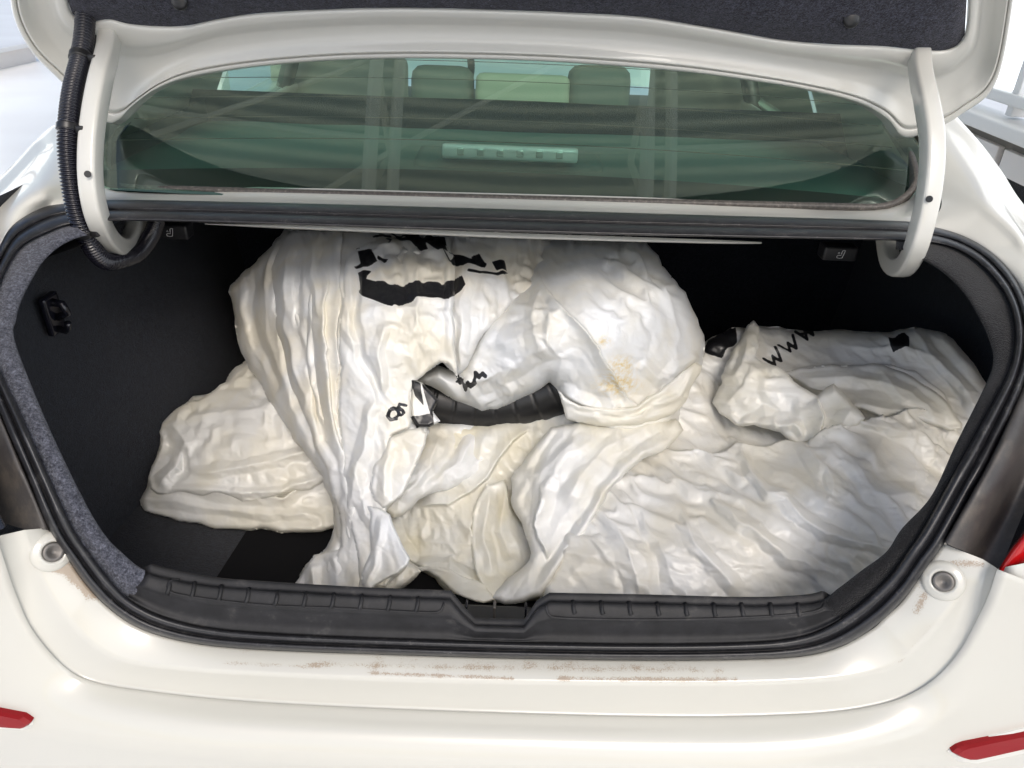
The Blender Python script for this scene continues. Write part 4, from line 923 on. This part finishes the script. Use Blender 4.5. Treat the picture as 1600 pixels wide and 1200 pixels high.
sheet('back_layer', bagC, [(1222,582),(1290,571),(1360,568),(1420,582),(1462,612),(1500,655),(1510,672),(1480,670),(1430,656),(1370,652),(1335,640),(1300,612),(1270,612)], shift(c_ctrl, .030), folds=[([(1240,590),(1330,590),(1420,610),(1480,655)],.010,8,'s'),([(1330,630),(1400,640),(1480,665)],.008,6,'s'),([(1370,575),(1410,620),(1480,660)],.008,8,'r')], cloth=(.09, .05, 15), lv=(8, 4), m=FILMW, edge_w=5, edge_r=.010, seed=22)
# its pointed loose flap
sheet('loose_flap', bagC, [(1117,630),(1126,590),(1146,548),(1160,520),(1176,499),(1186,506),(1188,540),(1182,560),(1215,576),(1250,597),(1275,618),(1300,600),(1325,625),(1352,652),(1345,664),(1310,672),(1275,688),(1235,692),(1218,678),(1180,662),(1150,664),(1125,645)],
      [(1178,503,1.26),(1120,630,1.10),(1250,600,1.06),(1320,640,.985),(1250,685,.99),(1185,600,1.07),(1150,560,1.16),(1200,650,1.03)],
      folds=[([(1182,562),(1160,600),(1130,640)],.010,14,'r'),([(1275,620),(1290,650),(1280,690)],.018,12,'l'),([(1300,602),(1330,640),(1310,670)],.010,10,'s'),([(1150,660),(1190,635),(1250,640)],-.012,12,'r'),([(1210,680),(1215,665),(1240,660),(1260,680)],.012,6,'s'),([(1170,520),(1165,560),(1140,600)],.008,7,'s'),([(1160,655),(1180,670),(1220,660)],.010,8,'r')],
      cloth=(.07, .05, 30), lv=(8, 4), m=FILMW, edge_w=8, edge_r=.012, seed=33, hull=.02)

# --- draped bag with the printed stripe
bagD = empty('plastic_bag', tuple(atY(560, 900, .85))); tag(bagD, 'tall white plastic bag draped in long vertical folds, printed with a black stripe, centre left', 'plastic bag', 'plastic bags packed in the trunk')
def c5(p): return [(340 + a * .35, 340 + b * .35) for a, b in p]
inkD = [c5([(622,332),(640,300),(660,272),(740,288),(800,302),(905,278),(1000,302),(1050,280),(1100,262),(1115,300),(1080,335),(1042,366),(960,362),(890,350),(820,390),(780,398),(700,368),(650,350)]),
        c5([(620,142),(690,135),(712,190),(660,222),(600,218),(632,196)]), c5([(620,240),(686,232),(668,262),(652,300),(636,330),(628,300)]),
        c5([(1000,118),(1030,190),(1050,215),(1100,215),(1140,190),(1080,170),(1060,160),(1040,190)]), c5([(1130,175),(1165,155),(1200,210),(1150,200)]), c5([(1125,228),(1215,240),(1300,240),(1280,256),(1200,250),(1120,240)]), c5([(1220,190),(1280,190),(1295,235),(1240,232)]),
        c5([(760,78),(900,68),(1000,80),(1030,150),(1060,160),(1200,200),(1195,222),(1100,196),(1010,140),(990,150),(940,110),(905,140),(860,100)]), c5([(715,165),(760,180),(740,196),(712,180)]), c5([(900,120),(935,110),(945,145),(905,140)]), c5([(862,720),(885,722),(905,840),(890,850),(862,800)]), c5([(858,885),(950,880),(952,925),(890,944)])]
osl = [(c5([(770,860),(785,848),(800,855),(812,880),(800,905),(780,912),(768,895),(770,860)]), 5.5), (c5([(838,838),(815,835),(808,850),(825,862),(835,878),(822,890)]), 5), (c5([(700,90),(740,80),(775,95),(770,110)]), 3)]
d_ctrl = [(640,362,1.27),(441,362,1.32),(357,445,1.27),(500,480,1.03),(580,480,.99),(660,500,.97),(560,700,.90),(600,850,.80),(460,920,.82),(860,390,1.22),(714,585,.96),(400,540,1.16),(640,400,1.12),(760,440,1.06),(460,420,1.16),(520,620,.95),(660,600,.95)]
sheet('bag_body', bagD, [(441,361),(520,356),(640,356),(760,362),(850,368),(880,390),(872,425),(830,455),(800,480),(770,510),(742,545),(716,592),(693,563),(644,592),(641,620),(648,669),(672,664),(665,690),(645,735),(627,777),(603,800),(606,828),(640,882),(662,900),(622,925),(560,945),(500,945),(455,922),(470,892),(511,850),(525,805),(511,766),(497,735),(455,683),(424,627),(375,550),(361,480),(357,445),(418,392)],
      d_ctrl,
      folds=[([(440,365),(412,440),(420,520),(450,620),(490,720)],.035,16,'r'),([(470,375),(455,430),(470,520),(490,640),(520,740)],.026,11,'r'),([(505,370),(492,440),(485,560),(510,700),(540,810),(560,900)],.030,13,'r'),
             ([(535,375),(535,480),(530,600),(535,740),(560,850)],.024,9,'r'),([(452,400),(440,480),(455,580),(480,680)],-.026,7,'s'),([(488,390),(475,480),(480,600),(510,720)],-.026,6,'s'),([(520,400),(512,500),(515,640),(545,780)],-.024,6,'s'),
             ([(548,392),(553,470),(560,540),(600,640),(612,680)],.020,10,'l'),([(565,460),(560,530),(590,590),(600,650)],-.016,7,'s'),([(375,440),(385,520),(430,610)],.016,10,'r'),([(395,420),(395,500),(440,620)],-.016,7,'s'),
             ([(640,352),(625,420),(590,470),(600,560)],.014,20,'r'),([(706,400),(703,470),(709,540),(714,590)],-.030,6,'s'),([(700,400),(698,480),(700,560)],.016,10,'r'),([(735,400),(722,470),(720,560)],.020,9,'r'),
             ([(660,500),(650,540),(645,590)],.010,14,'r'),([(600,500),(592,560),(605,610)],.012,12,'r'),([(612,670),(560,770),(560,900)],.020,18,'r'),([(640,690),(600,780),(565,780)],.012,8,'s'),([(605,800),(575,790),(550,700)],.010,8,'s'),([(590,830),(570,900),(560,930)],.012,9,'s'),
             ([(480,900),(500,860),(540,850)],.012,14,'r'),([(545,600),(550,700),(590,790),(600,870)],-.012,9,'s'),([(650,400),(650,360)],.02,14,'r'),([(570,640),(600,700),(640,690)],.008,8,'s'),([(600,365),(650,378),(700,370),(780,385)],-.02,12,'r'),([(590,410),(650,395),(705,420)],.014,16,'r')],
      cloth=(.15, .05, 86), fk=.36, lv=(16, 8), ek=.6, m=FILMD, edge_w=12, edge_r=.03, seed=41, hull=.08, ink=inkD, strokes=osl)
sheet('side_fold', bagD, [(652,668),(740,660),(835,655),(822,690),(785,725),(740,752),(700,764),(665,778),(645,790),(622,812),(600,800),(585,770),(620,715)],
      [(660,668,1.0),(740,662,1.03),(830,660,1.06),(780,720,.98),(700,762,.92),(605,790,.88),(640,720,.93)],
      folds=[([(690,680),(670,730),(625,780)],.014,12,'r'),([(750,672),(720,720),(660,765)],.012,11,'r'),([(720,672),(700,720),(650,770)],-.010,7,'s'),([(800,665),(760,720),(700,755)],.010,9,'s')],
      cloth=(.09, .05, 120), lv=(8, 4), m=FILMD, edge_w=10, edge_r=.015, seed=44, hull=.02)
dl = shift(d_ctrl, .016); dk = dict(m=FILMD, edge_w=5, edge_r=.009)
sheet('outer_layer', bagD, [(442,363),(480,358),(536,362),(534,420),(530,520),(531,640),(548,760),(572,850),(560,930),(520,930),(505,880),(530,850),(528,800),(512,740),(480,660),(452,590),(432,500),(424,420)], shift(d_ctrl, .014),
      folds=[([(455,372),(440,450),(452,540),(486,660),(530,780)],.026,10,'r'),([(492,372),(486,430),(500,500)],.018,6,'s'),([(512,400),(506,520),(520,640),(545,760),(560,860)],.020,12,'l'),([(478,480),(488,580),(506,680)],-.016,5,'s'),([(470,380),(463,450),(470,520)],-.016,5,'s')],
      cloth=(.12, .03, 82), lv=(14, 7), seed=45, fk=.5, ek=.55, **dk)
sheet('front_panel', bagD, [(541,404),(556,388),(600,370),(650,372),(706,384),(712,430),(709,520),(716,590),(693,563),(646,594),(640,620),(646,664),(610,684),(612,740),(604,790),(612,830),(640,880),(600,915),(560,926),(556,860),(538,770),(530,640),(530,500)], shift(d_ctrl, .024),
      folds=[([(560,410),(556,500),(566,560),(610,650)],-.014,6,'s'),([(648,400),(655,470),(640,540)],.010,14,'r'),([(704,400),(702,480),(708,560)],.012,7,'r'),([(600,500),(592,560),(600,620)],.012,8,'s'),([(590,620),(560,720),(548,800)],.012,8,'s'),([(600,840),(570,800),(552,720)],.010,8,'s'),([(560,400),(600,382),(660,378),(706,395)],.012,10,'r')],
      cloth=(.09, .05, 75), lv=(10, 5), seed=46, ink=inkD, strokes=osl, **dk)
sheet('torn_strip', bagD, [(643,593),(664,598),(690,622),(677,640),(690,655),(674,665),(650,670),(640,640)], shift(d_ctrl, -.004), cloth=(.05, .04, 60), lv=(8, 4), seed=50, fine=.6,
      ink=[[(643,593),(658,600),(662,634),(648,618)], [(660,600),(694,622),(672,648)], [(638,650),(676,645),(678,666),(650,672)]], **dk)
sheet('folded_edge', bagD, [(608,682),(648,668),(668,672),(664,692),(646,735),(628,777),(602,796),(578,770),(585,730)], shift(d_ctrl, .034), folds=[([(612,690),(600,740),(598,785)],.008,6,'s')], cloth=(.05, .04, 60), lv=(8, 4), seed=47, **dk)
sheet('folded_corner', bagD, [(577,786),(603,800),(618,828),(645,876),(628,892),(596,915),(572,928),(566,900),(580,850)], shift(d_ctrl, .036), folds=[([(600,805),(590,850),(575,920)],.010,6,'s')], cloth=(.05, .04, 60), lv=(8, 4), seed=48, m=FILM, edge_w=5, edge_r=.009)
sheet('hem_corner', bagD, [(456,920),(470,893),(492,868),(528,855),(560,870),(575,926),(520,932)], shift(d_ctrl, .012), folds=[([(490,880),(490,925)],.014,8,'r'),([(520,865),(530,925)],.010,8,'s')], cloth=(.10, .05, 80), lv=(8, 4), seed=49, **dk)
# --- rounded bag with twisted neck
bagE = empty('plastic_bag', tuple(atY(900, 640, 1.05))); tag(bagE, 'rounded bulging white plastic bag with yellow stains and a twisted neck, centre right', 'plastic bag', 'plastic bags packed in the trunk')
e_ink = [(c5([(1062,700),(1080,745),(1098,728),(1105,772),(1130,735)]), 6), (c5([(1130,735),(1140,750),(1160,735),(1155,690),(1180,712),(1190,695),(1210,710)]), 6), (c5([(998,655),(1015,668)]), 5), (c5([(1065,740),(1085,720)]), 4)]
e_ctrl = [(950,375,1.24),(900,420,1.09),(960,500,.965),(1020,460,1.04),(1100,530,1.14),(800,540,.96),(760,640,.99),(1000,640,.99),(870,615,.99),(700,600,.97),(650,593,.98),(860,500,.96),(980,680,.98),(840,400,1.2),(900,570,.95)]
sheet('bag_body', bagE, [(835,372),(900,366),(960,366),(1003,376),(1040,415),(1075,467),(1104,527),(1098,575),(1076,606),(1060,640),(1062,668),(1020,690),(960,694),(910,674),(882,647),(874,616),(862,600),(825,622),(790,637),(752,642),(718,632),(690,614),(648,593),(690,566),(714,578),(735,540),(760,500),(790,470),(820,440),(828,400)],
      e_ctrl,
      folds=[([(838,420),(870,470),(930,540),(980,620),(1010,650)],.020,12,'l'),([(790,475),(860,490),(850,540),(760,590),(712,600)],.018,16,'r'),([(760,545),(840,520),(880,560),(870,600)],.014,16,'r'),([(870,600),(900,620),(950,640),(1030,630),(1075,605)],.016,10,'r'),
             ([(880,620),(920,650),(1000,655),(1060,625)],-.016,6,'s'),([(885,650),(930,670),(1000,665),(1060,655)],.018,8,'r'),([(900,640),(960,660),(1010,640),(1070,600)],.012,6,'s'),([(1040,600),(1060,570),(1095,560)],.016,9,'r'),([(1025,615),(1050,590),(1090,580)],-.014,6,'s'),
             ([(720,590),(740,620),(760,640)],.012,8,'r'),([(760,590),(780,625),(795,635)],-.010,8,'s'),([(800,560),(790,600),(810,625)],.010,8,'s'),([(1030,430),(1060,520),(1060,580)],.014,26,'r'),([(1000,560),(1040,600),(1020,640)],.012,9,'s'),
             ([(850,440),(830,500),(840,560)],.010,10,'s'),([(940,600),(960,640)],.012,9,'r'),([(780,480),(750,540),(722,580)],.014,9,'r'),([(690,566),(715,600),(730,625)],-.012,8,'r')],
      cloth=(.10, .07, 50), m=FILM, edge_w=22, edge_r=.055, seed=52, hull=.10, strokes=e_ink,
      stain=[(965,600,26,15,1.0),(972,570,18,12,.8),(943,532,11,9,.55)])
f_ctrl = [(980,670,.965),(900,740,.87),(830,900,.76),(790,940,.735),(1050,670,.98),(810,760,.90),(870,680,.95),(880,850,.80)]
sheet('gathered_neck', bagE, [(870,606),(905,636),(960,640),(1005,628),(1045,600),(1092,560),(1101,575),(1078,612),(1058,645),(1020,662),(960,668),(910,664),(884,648)], shift(e_ctrl, .022),
      folds=[([(880,620),(930,650),(1000,648),(1060,615),(1095,570)],.012,5,'s'),([(885,640),(940,662),(1010,655),(1055,640)],.010,5,'s'),([(878,612),(925,640),(995,636),(1050,602)],.010,4,'s'),([(890,645),(960,652),(1040,632)],-.008,4,'s')], cloth=(.12, .04, -15), lv=(8, 4), m=FILMW, edge_w=5, edge_r=.010, seed=53)
sheet('twisted_tail', bagE, [(905,662),(960,664),(1020,655),(1060,652),(1064,680),(1020,712),(962,752),(932,800),(894,862),(866,910),(838,938),(800,945),(762,936),(790,905),(832,872),(820,830),(797,787),(797,745),(828,710),(865,664)],
      f_ctrl,
      folds=[([(1060,680),(1010,705),(955,752),(925,805),(885,865),(845,925)],.020,9,'r'),([(1040,672),(980,700),(930,760),(880,850),(840,900)],-.014,10,'s'),([(940,672),(890,710),(850,760),(840,830)],.014,12,'r'),([(845,755),(835,820),(860,880)],.018,14,'m'),([(905,680),(870,720),(820,750)],.010,8,'s'),([(980,680),(920,720),(880,790)],.012,10,'r'),([(870,670),(850,700),(830,740)],-.008,7,'s')],
      cloth=(.10, .05, 115), lv=(8, 4), m=FILMW, edge_w=12, edge_r=.02, seed=61, hull=.03)
print('objects', len(S.objects), 'tris', sum(len(o.data.polygons) for o in S.objects if o.type == 'MESH') * 2)
